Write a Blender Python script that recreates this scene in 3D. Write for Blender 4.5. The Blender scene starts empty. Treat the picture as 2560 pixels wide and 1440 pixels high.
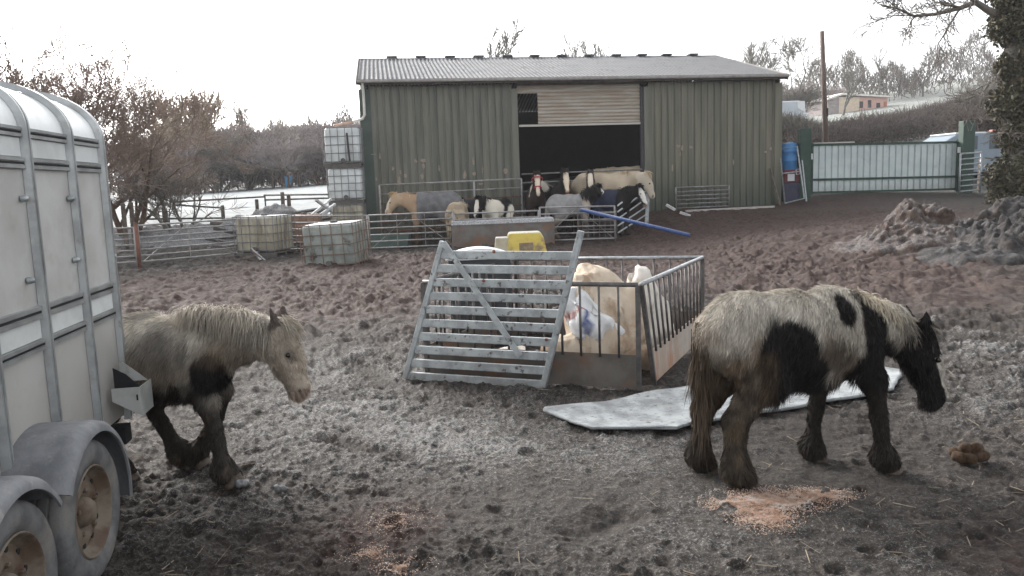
EXPOSURE = 1.85
HAZE = 0.0006
GMUD1 = (.015, .0120, .0100); GMUD2 = (.039, .0315, .0260); GRED1 = (.034, .0190, .0150); GRED2 = (.064, .0385, .0310); GFROST = (.265, .265, .262)
import bpy, math, random
import numpy as np
from mathutils import Vector, Matrix
R = math.radians
random.seed(7); rng = np.random.default_rng(7)
scene = bpy.context.scene
COL = scene.collection
# ------------------------------------------------------------------ camera
FPX = 1950.0; EYE = 1.7
PITCH = math.atan(258.5 / FPX); ROLL = R(2.0)
fwd = Vector((0, math.cos(PITCH), -math.sin(PITCH)))
_r = Vector((1, 0, 0)); _u = _r.cross(fwd)
rgt = _r * math.cos(ROLL) - _u * math.sin(ROLL)
upv = _u * math.cos(ROLL) + _r * math.sin(ROLL)
CAM = Vector((0, 0, EYE))
cd = bpy.data.cameras.new('camera'); cam = bpy.data.objects.new('camera', cd); COL.objects.link(cam)
cd.sensor_width = 36; cd.lens = FPX / 2560 * 36; cd.clip_end = 1200; cd.clip_start = 0.05
mt = Matrix((rgt, upv, -fwd)).transposed().to_4x4(); mt.translation = CAM
cam.matrix_world = mt; scene.camera = cam
def ray(px, py): return (fwd * FPX + rgt * (px - 1280) - upv * (py - 720)).normalized()
def W(px, py, Y):
    d = ray(px, py); return CAM + d * (Y / d.y)
# ------------------------------------------------------------------ noise
_perm = np.random.default_rng(3).permutation(256).astype(np.int64); _perm = np.concatenate([_perm, _perm, _perm])
_g3 = np.random.default_rng(5).normal(size=(256, 3)); _g3 /= np.linalg.norm(_g3, axis=1)[:, None]
def pn(x, y, z=0.0):
    x = np.asarray(x, float); y = np.asarray(y, float); z = np.zeros_like(x) + z
    xi = np.floor(x).astype(np.int64); yi = np.floor(y).astype(np.int64); zi = np.floor(z).astype(np.int64)
    xf = x - xi; yf = y - yi; zf = z - zi
    u = xf**3*(xf*(xf*6-15)+10); v = yf**3*(yf*(yf*6-15)+10); w = zf**3*(zf*(zf*6-15)+10)
    out = 0
    for a in (0, 1):
        for b in (0, 1):
            for c in (0, 1):
                h = _perm[_perm[_perm[(xi+a) & 255] + ((yi+b) & 255)] + ((zi+c) & 255)]
                g = _g3[h]
                d = g[..., 0]*(xf-a) + g[..., 1]*(yf-b) + g[..., 2]*(zf-c)
                out = out + d * (u if a else 1-u) * (v if b else 1-v) * (w if c else 1-w)
    return out * 1.5
def fbm(x, y, z=0.0, o=4):
    s = 0; a = 1.0; f = 1.0
    for i in range(o):
        s = s + a * pn(x*f+i*17.3, y*f-i*9.1, z*f if np.ndim(z) else z + i*3.7); a *= .5; f *= 2.03
    return s
def sstep(a, b, x):
    t = np.clip((x-a)/(b-a), 0, 1); return t*t*(3-2*t)
# ------------------------------------------------------------------ ground height
_ctl = [(0,1.5,0),(-4,3,0),(4,3,0),(0,6,0),(-6,9,0),(-3,13,0),(3.5,8,0),(2,13,0),(-7,18.5,0),(-1,18,0),(-9.5,20,0),(-14,16,0),(-14,26,.35),
        (0,22,.03),(7,3,0.05),(0,-8,0),(-20,0,0),(20,0,.8),(6.5,8,.1),
        (0,60,3.0),(-20,110,3.6),(15,80,5.5),(0,250,8),(60,200,20),(-150,150,4),(-250,0,0),(250,0,6),(0,-250,0),(-250,-250,0),(250,-250,3),(250,250,24),(-250,250,8),
        (50,55,6),(45,20,2.4),(22,12,.9),(14,14,.55)]
def _cp(px, py, Y):
    p = W(px, py, Y); _ctl.append((p.x, p.y, p.z))
for c in [(1530,602,22.9),(1000,612,24.4),(870,598,25.0),(1640,535,26.1),(1780,522,26.7),(1945,513,27.3),(2030,490,28),(2390,478,29),(2400,640,12.5),(1900,600,17),(1700,640,17.5),
          (2540,472,29.5),(2200,352,45),(2145,278,100),(2480,275,62),(1965,330,45),(320,545,32),(320,494,65),(800,545,32),(800,460,70),(560,480,66)]: _cp(*c)
_ctl = np.array(_ctl, float)
def _tps(r2): return np.where(r2 > 1e-9, .5*r2*np.log(np.maximum(r2, 1e-9)), 0)
_S = 50.0
def _fit():
    P = _ctl[:, :2]/_S; n = len(P)
    K = _tps(((P[:, None]-P[None])**2).sum(-1)) + 2e-5*np.eye(n)
    A = np.zeros((n+3, n+3)); A[:n, :n] = K; A[:n, n] = 1; A[:n, n+1:] = P; A[n, :n] = 1; A[n+1:, :n] = P.T
    b = np.zeros(n+3); b[:n] = _ctl[:, 2]; return np.linalg.solve(A, b)
_w = _fit()
def gz_arr(x, y):
    x = np.asarray(x, float)/_S; y = np.asarray(y, float)/_S
    s = _w[-3] + _w[-2]*x + _w[-1]*y
    for i in range(len(_ctl)):
        s = s + _w[i]*_tps((x-_ctl[i, 0]/_S)**2 + (y-_ctl[i, 1]/_S)**2)
    # flatten the yard just in front of the camera
    r = np.hypot(x, y)*_S
    return s*sstep(6, 13, r)
def gz(x, y): return float(gz_arr(np.array([x]), np.array([y]))[0])
def at(px, py):
    """the ground point that a pixel of the photograph shows"""
    d = ray(px, py); lo = 1.0
    t = 1.0
    while t < 200:
        p = CAM + d*t
        if p.z < gz(p.x, p.y): break
        lo = t; t += max(.1, t*.02)
    hi = t
    for _ in range(24):
        m = (lo+hi)/2; p = CAM + d*m
        if p.z < gz(p.x, p.y): hi = m
        else: lo = m
    return CAM + d*hi
def onplane(px, py, p0, n):
    d = ray(px, py); return CAM + d*((p0-CAM).dot(n)/d.dot(n))
# ------------------------------------------------------------------ mesh helpers
def fastmesh(name, V, F, cols=None, smooth=False):
    """V (n,3), F (m,3) or (m,4) arrays"""
    me = bpy.data.meshes.new(name); V = np.asarray(V, np.float32); F = np.asarray(F, np.int32); k = F.shape[1]
    me.vertices.add(len(V)); me.vertices.foreach_set('co', V.ravel())
    me.loops.add(F.size); me.loops.foreach_set('vertex_index', F.ravel())
    me.polygons.add(len(F)); me.polygons.foreach_set('loop_start', np.arange(len(F), dtype=np.int32)*k)
    me.update(calc_edges=True)
    if smooth: me.polygons.foreach_set('use_smooth', np.ones(len(F), bool))
    if cols is not None: setcol(me, cols)
    return me
def setcol(me, cols, name='Col'):
    a = me.color_attributes.new(name, 'FLOAT_COLOR', 'POINT')
    c = np.ones((len(me.vertices), 4), np.float32); c[:, :3] = cols; a.data.foreach_set('color', c.ravel())
def link(name, me, mat=None, parent=None):
    o = bpy.data.objects.new(name, me); COL.objects.link(o)
    if mat: 
        me.materials.clear(); me.materials.append(mat)
    if parent: o.parent = parent
    return o
def tag(o, label=None, cat=None, group=None, kind=None):
    if label: o['label'] = label
    if cat: o['category'] = cat
    if group: o['group'] = group
    if kind: o['kind'] = kind
    return o
def thing(name, label, cat, loc=(0, 0, 0), rotz=0, group=None):
    o = bpy.data.objects.new(name, None); COL.objects.link(o); o.location = loc; o.rotation_euler = (0, 0, rotz)
    o.empty_display_size = .1
    return tag(o, label, cat, group)
class MB:
    def __init__(s): s.v = []; s.f = []
    def add(s, V, F):
        n = len(s.v); s.v += [tuple(p) for p in V]; s.f += [tuple(i+n for i in f) for f in F]; return s
    def box(s, c, d, M=None, bev=0):
        x, y, z = d[0]/2, d[1]/2, d[2]/2
        V = [Vector((sx*x, sy*y, sz*z)) for sz in (-1, 1) for sy in (-1, 1) for sx in (-1, 1)]
        if M is not None: V = [M @ p for p in V]
        V = [p+Vector(c) for p in V]
        return s.add(V, [(0,2,3,1),(4,5,7,6),(0,1,5,4),(2,6,7,3),(0,4,6,2),(1,3,7,5)])
    def bar(s, a, b, w, h, up=(0, 0, 1)):
        a = Vector(a); b = Vector(b); d = (b-a).normalized(); u = Vector(up)
        x = d.cross(u)
        if x.length < 1e-4: x = d.cross(Vector((0, 1, 0)))
        x.normalize(); y = x.cross(d).normalized()
        V = []
        for p in (a, b):
            for q in ((-1,-1),(1,-1),(1,1),(-1,1)): V.append(p + x*(q[0]*w/2) + y*(q[1]*h/2))
        return s.add(V, [(3,2,1,0),(4,5,6,7),(0,1,5,4),(1,2,6,5),(2,3,7,6),(3,0,4,7)])
    def path(s, pts, r, n=8, cap=True):
        pts = [Vector(p) for p in pts]; rs = r if isinstance(r, (list, tuple)) else [r]*len(pts)
        V = []; F = []; ref = None
        for i, p in enumerate(pts):
            d = (pts[min(i+1, len(pts)-1)]-pts[max(i-1, 0)]).normalized()
            if ref is None:
                ref = d.orthogonal().normalized()
            ref = (ref - d*ref.dot(d)).normalized(); y = d.cross(ref)
            for k in range(n):
                t = 2*math.pi*k/n; V.append(p + (ref*math.cos(t)+y*math.sin(t))*rs[i])
        for i in range(len(pts)-1):
            for k in range(n): F.append((i*n+k, i*n+(k+1) % n, (i+1)*n+(k+1) % n, (i+1)*n+k))
        if cap: F.append(tuple(range(n-1, -1, -1))); F.append(tuple((len(pts)-1)*n+k for k in range(n)))
        return s.add(V, F)
    def tube(s, a, b, r, r1=None, n=8): return s.path([a, b], [r, r if r1 is None else r1], n)
    def prism(s, poly, off):
        """planar polygon extruded by a vector"""
        n = len(poly); off = Vector(off); V = [Vector(p) for p in poly]+[Vector(p)+off for p in poly]
        F = [tuple(range(n-1, -1, -1)), tuple(range(n, 2*n))]+[(i, (i+1) % n, n+(i+1) % n, n+i) for i in range(n)]
        return s.add(V, F)
    def lathe(s, prof, c=(0, 0, 0), axis=(0, 0, 1), n=24, a0=0, a1=2*math.pi):
        """prof: list of (radius, along)"""
        ax = Vector(axis).normalized(); x = ax.orthogonal().normalized(); y = ax.cross(x); c = Vector(c)
        full = abs(a1-a0-2*math.pi) < 1e-6; m = n if full else n+1
        V = []; F = []
        for r, h in prof:
            for k in range(m):
                t = a0+(a1-a0)*k/n; V.append(c+ax*h+(x*math.cos(t)+y*math.sin(t))*r)
        for i in range(len(prof)-1):
            for k in range(n): F.append((i*m+k, i*m+(k+1) % m, (i+1)*m+(k+1) % m, (i+1)*m+k))
        return s.add(V, F)
    def build(s, name, mat, parent=None, smooth=False, bevel=0, world=False, auto=False):
        V = s.v
        if world and parent is not None:
            inv = (Matrix.Translation(parent.location) @ parent.rotation_euler.to_matrix().to_4x4()).inverted()
            V = [inv @ Vector(p) for p in V]
        me = bpy.data.meshes.new(name); me.from_pydata([tuple(p) for p in V], [], s.f); me.update()
        import bmesh
        bm = bmesh.new(); bm.from_mesh(me); bmesh.ops.recalc_face_normals(bm, faces=bm.faces)
        if bevel:
            bmesh.ops.bevel(bm, geom=[e for e in bm.edges if len(e.link_faces) == 2 and e.calc_face_angle(0) > .6], offset=bevel, segments=2, affect='EDGES', profile=.5)
        bm.to_mesh(me); bm.free()
        if smooth: me.shade_smooth()
        if auto: me.set_sharp_from_angle(angle=R(35)); 
        return link(name, me, mat, parent)
def smoothobj(o, ang=35):
    o.data.shade_smooth(); o.data.set_sharp_from_angle(angle=R(ang)); return o
# surface nets on a signed distance function
def nets(f, lo, hi, h):
    lo = np.array(lo, float); hi = np.array(hi, float); n = np.maximum(((hi-lo)/h).astype(int)+1, 3)
    ax = [lo[i]+h*np.arange(n[i]) for i in range(3)]
    X, Y, Z = np.meshgrid(*ax, indexing='ij'); v = f(X, Y, Z)
    ins = v < 0
    cnt = np.zeros((n[0]-1, n[1]-1, n[2]-1)); acc = np.zeros((3,)+cnt.shape)
    I = np.indices(cnt.shape)
    for a in range(3):
        o = [i for i in range(3) if i != a]
        for d0 in (0, 1):
            for d1 in (0, 1):
                s0 = [slice(0, -1)]*3; s1 = [slice(0, -1)]*3
                s0[a] = slice(0, -1); s1[a] = slice(1, None)
                for q, dd in zip(o, (d0, d1)):
                    s0[q] = s1[q] = slice(1, None) if dd else slice(0, -1)
                va, vb = v[tuple(s0)], v[tuple(s1)]; m = ins[tuple(s0)] != ins[tuple(s1)]
                t = np.where(m, va/np.where(m, va-vb, 1), 0)
                cnt += m
                acc[a] += np.where(m, t, 0)
                if d0: acc[o[0]] += m
                if d1: acc[o[1]] += m
    M = cnt > 0; idx = np.full(cnt.shape, -1); idx[M] = np.arange(M.sum())
    V = np.stack([lo[a]+h*(I[a][M]+acc[a][M]/cnt[M]) for a in range(3)], 1)
    Fs = []
    for a in range(3):
        o = [(a+1) % 3, (a+2) % 3]
        s0 = [slice(1, -1)]*3; s1 = [slice(1, -1)]*3; s0[a] = slice(0, -1); s1[a] = slice(1, None)
        A = ins[tuple(s0)]; B = ins[tuple(s1)]; m = A != B
        if not m.any(): continue
        loc = np.argwhere(m)
        loc2 = loc.copy(); loc2[:, o[0]] += 1; loc2[:, o[1]] += 1
        def g(d0, d1):
            q = loc2.copy(); q[:, o[0]] -= d0; q[:, o[1]] -= d1; return idx[q[:, 0], q[:, 1], q[:, 2]]
        q = np.stack([g(1, 1), g(0, 1), g(0, 0), g(1, 0)], 1)
        flip = B[m]; q[flip] = q[flip][:, ::-1]
        Fs.append(q)
    return V, np.concatenate(Fs)
def sminarr(a, b, k):
    h = np.clip(.5+.5*(b-a)/k, 0, 1); return b*(1-h)+a*h-k*h*(1-h)
def rcone(X, Y, Z, a, b, ra, rb, ys=1.0):
    """tapered capsule, squeezed sideways by ys"""
    a = np.array(a, float); b = np.array(b, float); s = np.array([1, 1/ys, 1])
    px, py, pz = X-a[0], (Y-a[1])/ys, Z-a[2]; d = (b-a)*s; L = float((d*d).sum())
    t = np.clip((px*d[0]+py*d[1]+pz*d[2])/max(L, 1e-9), 0, 1)
    return np.sqrt((px-t*d[0])**2+(py-t*d[1])**2+(pz-t*d[2])**2)-(ra+(rb-ra)*t)
# ------------------------------------------------------------------ materials
def _n(nt, t, **k):
    n = nt.nodes.new(t)
    for a, b in k.items(): setattr(n, a, b)
    return n
def mat(name, c1, c2=None, scale=8, rough=.8, metal=0, bump=0, bscale=60, c3=None, s3=25, t3=(.55, .7), frost=None, attr=False, detail=5, stretch=(1, 1, 1), spec=.3, mudz=None, contrast=(.35, .65), trans=0):
    m = bpy.data.materials.new(name); m.use_nodes = True; nt = m.node_tree; L = nt.links
    b = nt.nodes['Principled BSDF']; b.inputs['Roughness'].default_value = rough; b.inputs['Metallic'].default_value = metal
    b.inputs['Specular IOR Level'].default_value = spec
    tc = _n(nt, 'ShaderNodeTexCoord'); mp = _n(nt, 'ShaderNodeMapping'); mp.inputs['Scale'].default_value = stretch
    L.new(tc.outputs['Object'], mp.inputs['Vector'])
    def noise(s, dt=detail):
        n = _n(nt, 'ShaderNodeTexNoise'); n.inputs['Scale'].default_value = s; n.inputs['Detail'].default_value = dt; n.inputs['Roughness'].default_value = .6
        L.new(mp.outputs[0], n.inputs['Vector']); return n.outputs['Fac']
    def ramp(x, a, c):
        r = _n(nt, 'ShaderNodeMapRange', interpolation_type='SMOOTHSTEP'); r.inputs[1].default_value = a; r.inputs[2].default_value = c
        L.new(x, r.inputs[0]); return r.outputs[0]
    def mix(f, a, c):
        x = _n(nt, 'ShaderNodeMix', data_type='RGBA')
        for i, q in ((0, f), (6, a), (7, c)):
            if isinstance(q, (tuple, list)): x.inputs[i].default_value = (*q, 1)
            elif isinstance(q, float): x.inputs[i].default_value = q
            else: L.new(q, x.inputs[i])
        return x.outputs[2]
    if attr:
        a = _n(nt, 'ShaderNodeAttribute', attribute_name='Col'); col = a.outputs['Color']
        if c2: col = mix(mix_f(nt, L, ramp(noise(scale), *contrast), .5), col, c2)
    else:
        col = c1
        if c2: col = mix(ramp(noise(scale), *contrast), c1, c2)
    if c3: col = mix(ramp(noise(s3), *t3), col if not isinstance(col, tuple) else col, c3)
    if mudz:   # (z low, z high, colour, amount): splashed dirt near the foot
        sp = _n(nt, 'ShaderNodeSeparateXYZ'); L.new(tc.outputs['Object'], sp.inputs[0])
        q = _n(nt, 'ShaderNodeMath', operation='MULTIPLY_ADD'); q.inputs[1].default_value = mudz[4] if len(mudz) > 4 else .8; L.new(noise(6), q.inputs[0]); L.new(sp.outputs[2], q.inputs[2])
        f = ramp(q.outputs[0], mudz[1], mudz[0]); f2 = _n(nt, 'ShaderNodeMath', operation='MULTIPLY'); f2.inputs[1].default_value = mudz[3]; L.new(f, f2.inputs[0])
        col = mix(f2.outputs[0], col, mudz[2])
    if frost:  # (amount, colour): hoar frost settled on faces that look up
        ge = _n(nt, 'ShaderNodeNewGeometry'); sp = _n(nt, 'ShaderNodeSeparateXYZ'); L.new(ge.outputs['Normal'], sp.inputs[0])
        f = ramp(sp.outputs[2], .3, .9); nz = ramp(noise(30), .3, .6)
        mu = _n(nt, 'ShaderNodeMath', operation='MULTIPLY'); L.new(f, mu.inputs[0]); L.new(nz, mu.inputs[1])
        m2 = _n(nt, 'ShaderNodeMath', operation='MULTIPLY'); L.new(mu.outputs[0], m2.inputs[0]); m2.inputs[1].default_value = frost
        col = mix(m2.outputs[0], col, (.62, .66, .70))
    if isinstance(col, tuple): b.inputs['Base Color'].default_value = (*col, 1)
    else: L.new(col, b.inputs['Base Color'])
    if bump:
        bp = _n(nt, 'ShaderNodeBump'); bp.inputs['Strength'].default_value = bump; bp.inputs['Distance'].default_value = .02
        L.new(noise(bscale), bp.inputs['Height']); L.new(bp.outputs[0], b.inputs['Normal'])
    if trans: b.inputs['Transmission Weight'].default_value = trans
    return m
def mix_f(nt, L, x, k):
    q = _n(nt, 'ShaderNodeMath', operation='MULTIPLY'); q.inputs[1].default_value = k; L.new(x, q.inputs[0]); return q.outputs[0]
FROSTC = (.62, .66, .70)
GALV = mat('galvanised_steel', (.40, .42, .43), (.26, .28, .29), 14, .45, .55, .1, 80, c3=(.20, .19, .17), s3=9, t3=(.60, .75))
GALVF = mat('frosted_galvanised_steel', (.44, .47, .48), (.30, .32, .33), 10, .5, .35, .1, 80, c3=(.16, .14, .12), s3=18, t3=(.57, .68), frost=.75)
DULLSTEEL = mat('weathered_dull_steel', (.19, .185, .18), (.11, .10, .095), 7, .6, .3, .15, 60, c3=(.17, .09, .055), s3=6, t3=(.55, .72), frost=.6)
RUST = mat('rusty_painted_steel', (.12, .055, .045), (.20, .09, .06), 6, .8, 0, .2, 50)
BLACK = mat('black_paint_steel', (.035, .035, .037), (.07, .06, .055), 9, .55, .2, .1, 60, frost=.45)
WOOD = mat('weathered_wood', (.17, .14, .115), (.09, .075, .065), 5, .9, 0, .4, 40, stretch=(1, 1, 1), frost=.6)
# ------------------------------------------------------------------ sky and light
wd = bpy.data.worlds.new('World'); scene.world = wd; wd.use_nodes = True
nt = wd.node_tree; bg = nt.nodes['Background']
SUN_EL, SUN_AZ = R(27), R(-38)      # azimuth measured from +Y towards +X
sky = nt.nodes.new('ShaderNodeTexSky'); sky.sky_type = 'NISHITA'; sky.sun_disc = False
sky.sun_elevation = SUN_EL; sky.sun_rotation = SUN_AZ; sky.dust_density = 3.0; sky.air_density = 1.0; sky.ozone_density = 1.0
hs = nt.nodes.new('ShaderNodeHueSaturation'); hs.inputs['Saturation'].default_value = .12
nt.links.new(sky.outputs[0], hs.inputs['Color']); nt.links.new(hs.outputs[0], bg.inputs['Color'])
bg.inputs['Strength'].default_value = .125
sd = bpy.data.lights.new('sun', 'SUN'); sd.energy = 1.4; sd.angle = R(35); sd.color = (1, .93, .85)
so = bpy.data.objects.new('sun', sd); COL.objects.link(so)
sdir = Vector((math.sin(SUN_AZ)*math.cos(SUN_EL), math.cos(SUN_AZ)*math.cos(SUN_EL), math.sin(SUN_EL)))
so.rotation_euler = sdir.to_track_quat('Z', 'Y').to_euler()
scene.view_settings.view_transform = 'Standard'; scene.view_settings.look = 'None'
scene.view_settings.exposure = EXPOSURE
scene.cycles.max_bounces = 6; scene.cycles.diffuse_bounces = 3; scene.cycles.glossy_bounces = 2; scene.cycles.transmission_bounces = 4; scene.cycles.volume_bounces = 0
scene.cycles.use_adaptive_sampling = True; scene.cycles.adaptive_threshold = .015
scene.cycles.use_denoising = True
# ------------------------------------------------------------------ ground
def g2(px, py):
    p = at(px, py); return p.x, p.y
FROST = [(1000,930,1.2,.55),(800,900,1.0,.35),(1250,1080,.9,.5),(1000,1110,.8,.5),(700,1060,.6,.45),(1620,1150,.5,.6),(1200,1150,.7,.4),(2350,950,1.0,.4),(2440,870,1.2,.4),(2300,1100,.6,.2),(1600,1330,.35,.25),(700,1180,.4,.35),
         (900,1330,.35,.5),(1450,1160,.5,.3),(760,760,.9,.45),(900,830,1.3,.3),(420,690,1.2,.7),(2450,610,1.6,.4),(2320,560,1.4,.25),(2400,1400,.4,.3),(1750,1290,.4,.4),(2050,1400,.5,.25),(1960,700,2.0,.12),(820,1380,.3,.3)]
RED = [(700,700,3.0,.9),(420,720,1.8,.7),(900,720,2.5,.8),(1750,640,3.0,.8),(1900,560,4.0,.6),(1660,545,1.5,1.0),(2100,540,4,.5),(1880,640,2.5,.7),(2250,700,2.0,.4),(1500,640,2.0,.6),(960,1330,.35,.5),(2520,1400,.3,.25),(600,780,1.2,.5),(1000,660,2,.5)]
SMOOTH = [(2150,510,5.0,.9),(2300,520,4.0,.9),(950,960,1.0,.6),(1250,1010,.9,.6),(2400,1180,.6,.8),(1900,1160,.8,.5),(450,1330,.6,.5),(1280,960,.6,.6)]
def blobs(L, x, y):
    s = np.zeros_like(x)
    for px, py, r, a in L:
        bx, by = g2(px, py); ry = r*1.0
        s = s + a*np.exp(-((x-bx)**2+((y-by)/1.25)**2)/(r*r))
    return s
def build_ground():
    th = np.concatenate([np.arange(-180, -42, 3.0), np.arange(-42, 42, .085), np.arange(42, 180, 3.0)])
    rr = [.25, .8, 1.4, 1.9]; r = 2.3
    while r < 320:
        rr.append(r); r += max(.010, min(r*r/1326*.95, r*.06, .055 if r < 27 else 9))
    rr = np.array(rr); nr, nt_ = len(rr), len(th)
    T, Q = np.meshgrid(np.radians(th), rr); X = Q*np.sin(T); Y = Q*np.cos(T)
    x = X.ravel(); y = Y.ravel(); q = Q.ravel()
    z = gz_arr(x, y)
    yard = sstep(33, 27, y)*sstep(-17, -13, x)*sstep(24, 18, x)
    sm = .4*np.clip(blobs(SMOOTH, x, y), 0, 1)
    near = np.clip(1-.55*sm, 0, 1)*(.15+.85*yard)
    wx = x+.12*pn(x*1.3, y*1.3, 2.); wy = y+.12*pn(x*1.3, y*1.3, 7.)
    big = fbm(wx*.9, wy*.9, 1.5, 3)*.035
    med = (1-np.abs(pn(wx*3.1, wy*3.1, 4.2))*2.2)*.030 + pn(wx*5.3, wy*5.3, 8.)*.022
    clod = np.maximum(0, pn(wx*9.5, wy*9.5, 3.1)-.12)*.085 + (-np.maximum(0, -pn(wx*6.2, wy*6.2, 9.1)-.22))*.13
    fine = pn(x*19, y*19, 6.)*.013+pn(x*37, y*37, 1.)*.007
    rough = (.75+.6*np.clip(fbm(x*.35, y*.35, 11., 2), -.8, 1))*(1+.35*sstep(8, 14, q)*sstep(30, 22, q))
    d = near*rough*(big*.55+med*.55+clod*.62+fine*1.5+pn(x*55, y*55, 23.)*.0045*sstep(9, 5, q)+np.maximum(0, pn(x*27, y*27, 13.)-.05)*.035*sstep(14, 8, q))
    mid = sstep(6.5, 10, q)*sstep(29, 24, q)*yard*(1-.75*sm)
    d = d + mid*(np.maximum(0, pn(wx*2.9, wy*2.4, 51.)+.05)*.10 + np.maximum(0, pn(wx*6.1, wy*4.6, 57.))*.075 - .035)
    # hoof prints pressed into the mud while it was soft
    g = np.random.default_rng(77); ni = np.nonzero((q < 13) & (np.abs(T.ravel()) < .80))[0]; nx_, ny_ = x[ni], y[ni]; order = np.argsort(ny_); nx_, ny_, ni = nx_[order], ny_[order], ni[order]
    for k in range(300):
        r_ = 2.6+10.0*g.random()**1.3; a_ = g.uniform(-.72, .72); hx, hy = r_*math.sin(a_), r_*math.cos(a_); R_ = g.uniform(.035, .058); dp = g.uniform(.008, .026)
        i0, i1 = np.searchsorted(ny_, (hy-.16, hy+.16)); sx = nx_[i0:i1]-hx; sy = ny_[i0:i1]-hy; th_ = g.uniform(0, 6.28)
        u_ = (sx*math.cos(th_)+sy*math.sin(th_))/R_; v_ = (-sx*math.sin(th_)+sy*math.cos(th_))/(R_*1.2); rr2 = u_*u_+v_*v_; m = rr2 < 5
        d[ni[i0:i1][m]] += -dp*np.exp(-rr2[m]**2.2)+dp*.40*np.exp(-((np.sqrt(rr2[m])-1.35)/.22)**2)
    # wheel ruts crossing the yard
    for (a, b, w, dep) in (((820,1100),(1010,1140),.07,.05),((1560,1285),(1450,1330),.10,.05),((880,900),(960,960),.12,.04)):
        ax, ay = g2(*a); bx, by = g2(*b); L2 = (bx-ax)**2+(by-ay)**2
        t = np.clip(((x-ax)*(bx-ax)+(y-ay)*(by-ay))/L2, 0, 1); dd = np.hypot(x-ax-t*(bx-ax), y-ay-t*(by-ay))
        d -= dep*np.exp(-(dd/w)**2)
    zz = z + d*sstep(320, 60, q)
    # ---- masks: R frost, G reddish mud, B grass/field
    fr = .13+blobs(FROST, x, y)*.30 + .16*fbm(x*.8, y*.8, 21., 3)
    hgt = np.clip(d/.035, -1.5, 1.5)
    fr = fr + .17*hgt*(.3+.7*yard) + .10*pn(x*24, y*24, 31.)
    re = 1.35*blobs(RED, x, y)+.25*fbm(x*.5, y*.5, 41., 3)+.10
    fr = fr - .30*np.clip(re, 0, 1)
    grass = 1-yard
    grass = np.where((y > 30) | (x < -13), np.maximum(grass, .0), grass)
    track = np.exp(-((x-12.5-(y-30)*.12)/2.6)**2)*sstep(26, 30, y)*sstep(75, 60, y)
    grass = grass*(1-.8*track)
    col = np.clip(np.stack([fr, re, grass], 1), 0, 1)
    V = np.stack([x, y, zz], 1)
    i = np.arange(nr-1)[:, None]*nt_; k = np.arange(nt_)[None]; k2 = (k+1) % nt_
    F = np.stack([i+k, i+k2, i+nt_+k2, i+nt_+k], -1).reshape(-1, 4)[:, ::-1]
    c0 = len(V); V = np.vstack([V, [[0, 0, 0]]]); col = np.vstack([col, [[.3, .3, 0]]])
    me = fastmesh('ground', V, F, col, smooth=True)
    o = link('ground', me, ground_mat()); tag(o, kind='structure'); return o
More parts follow.
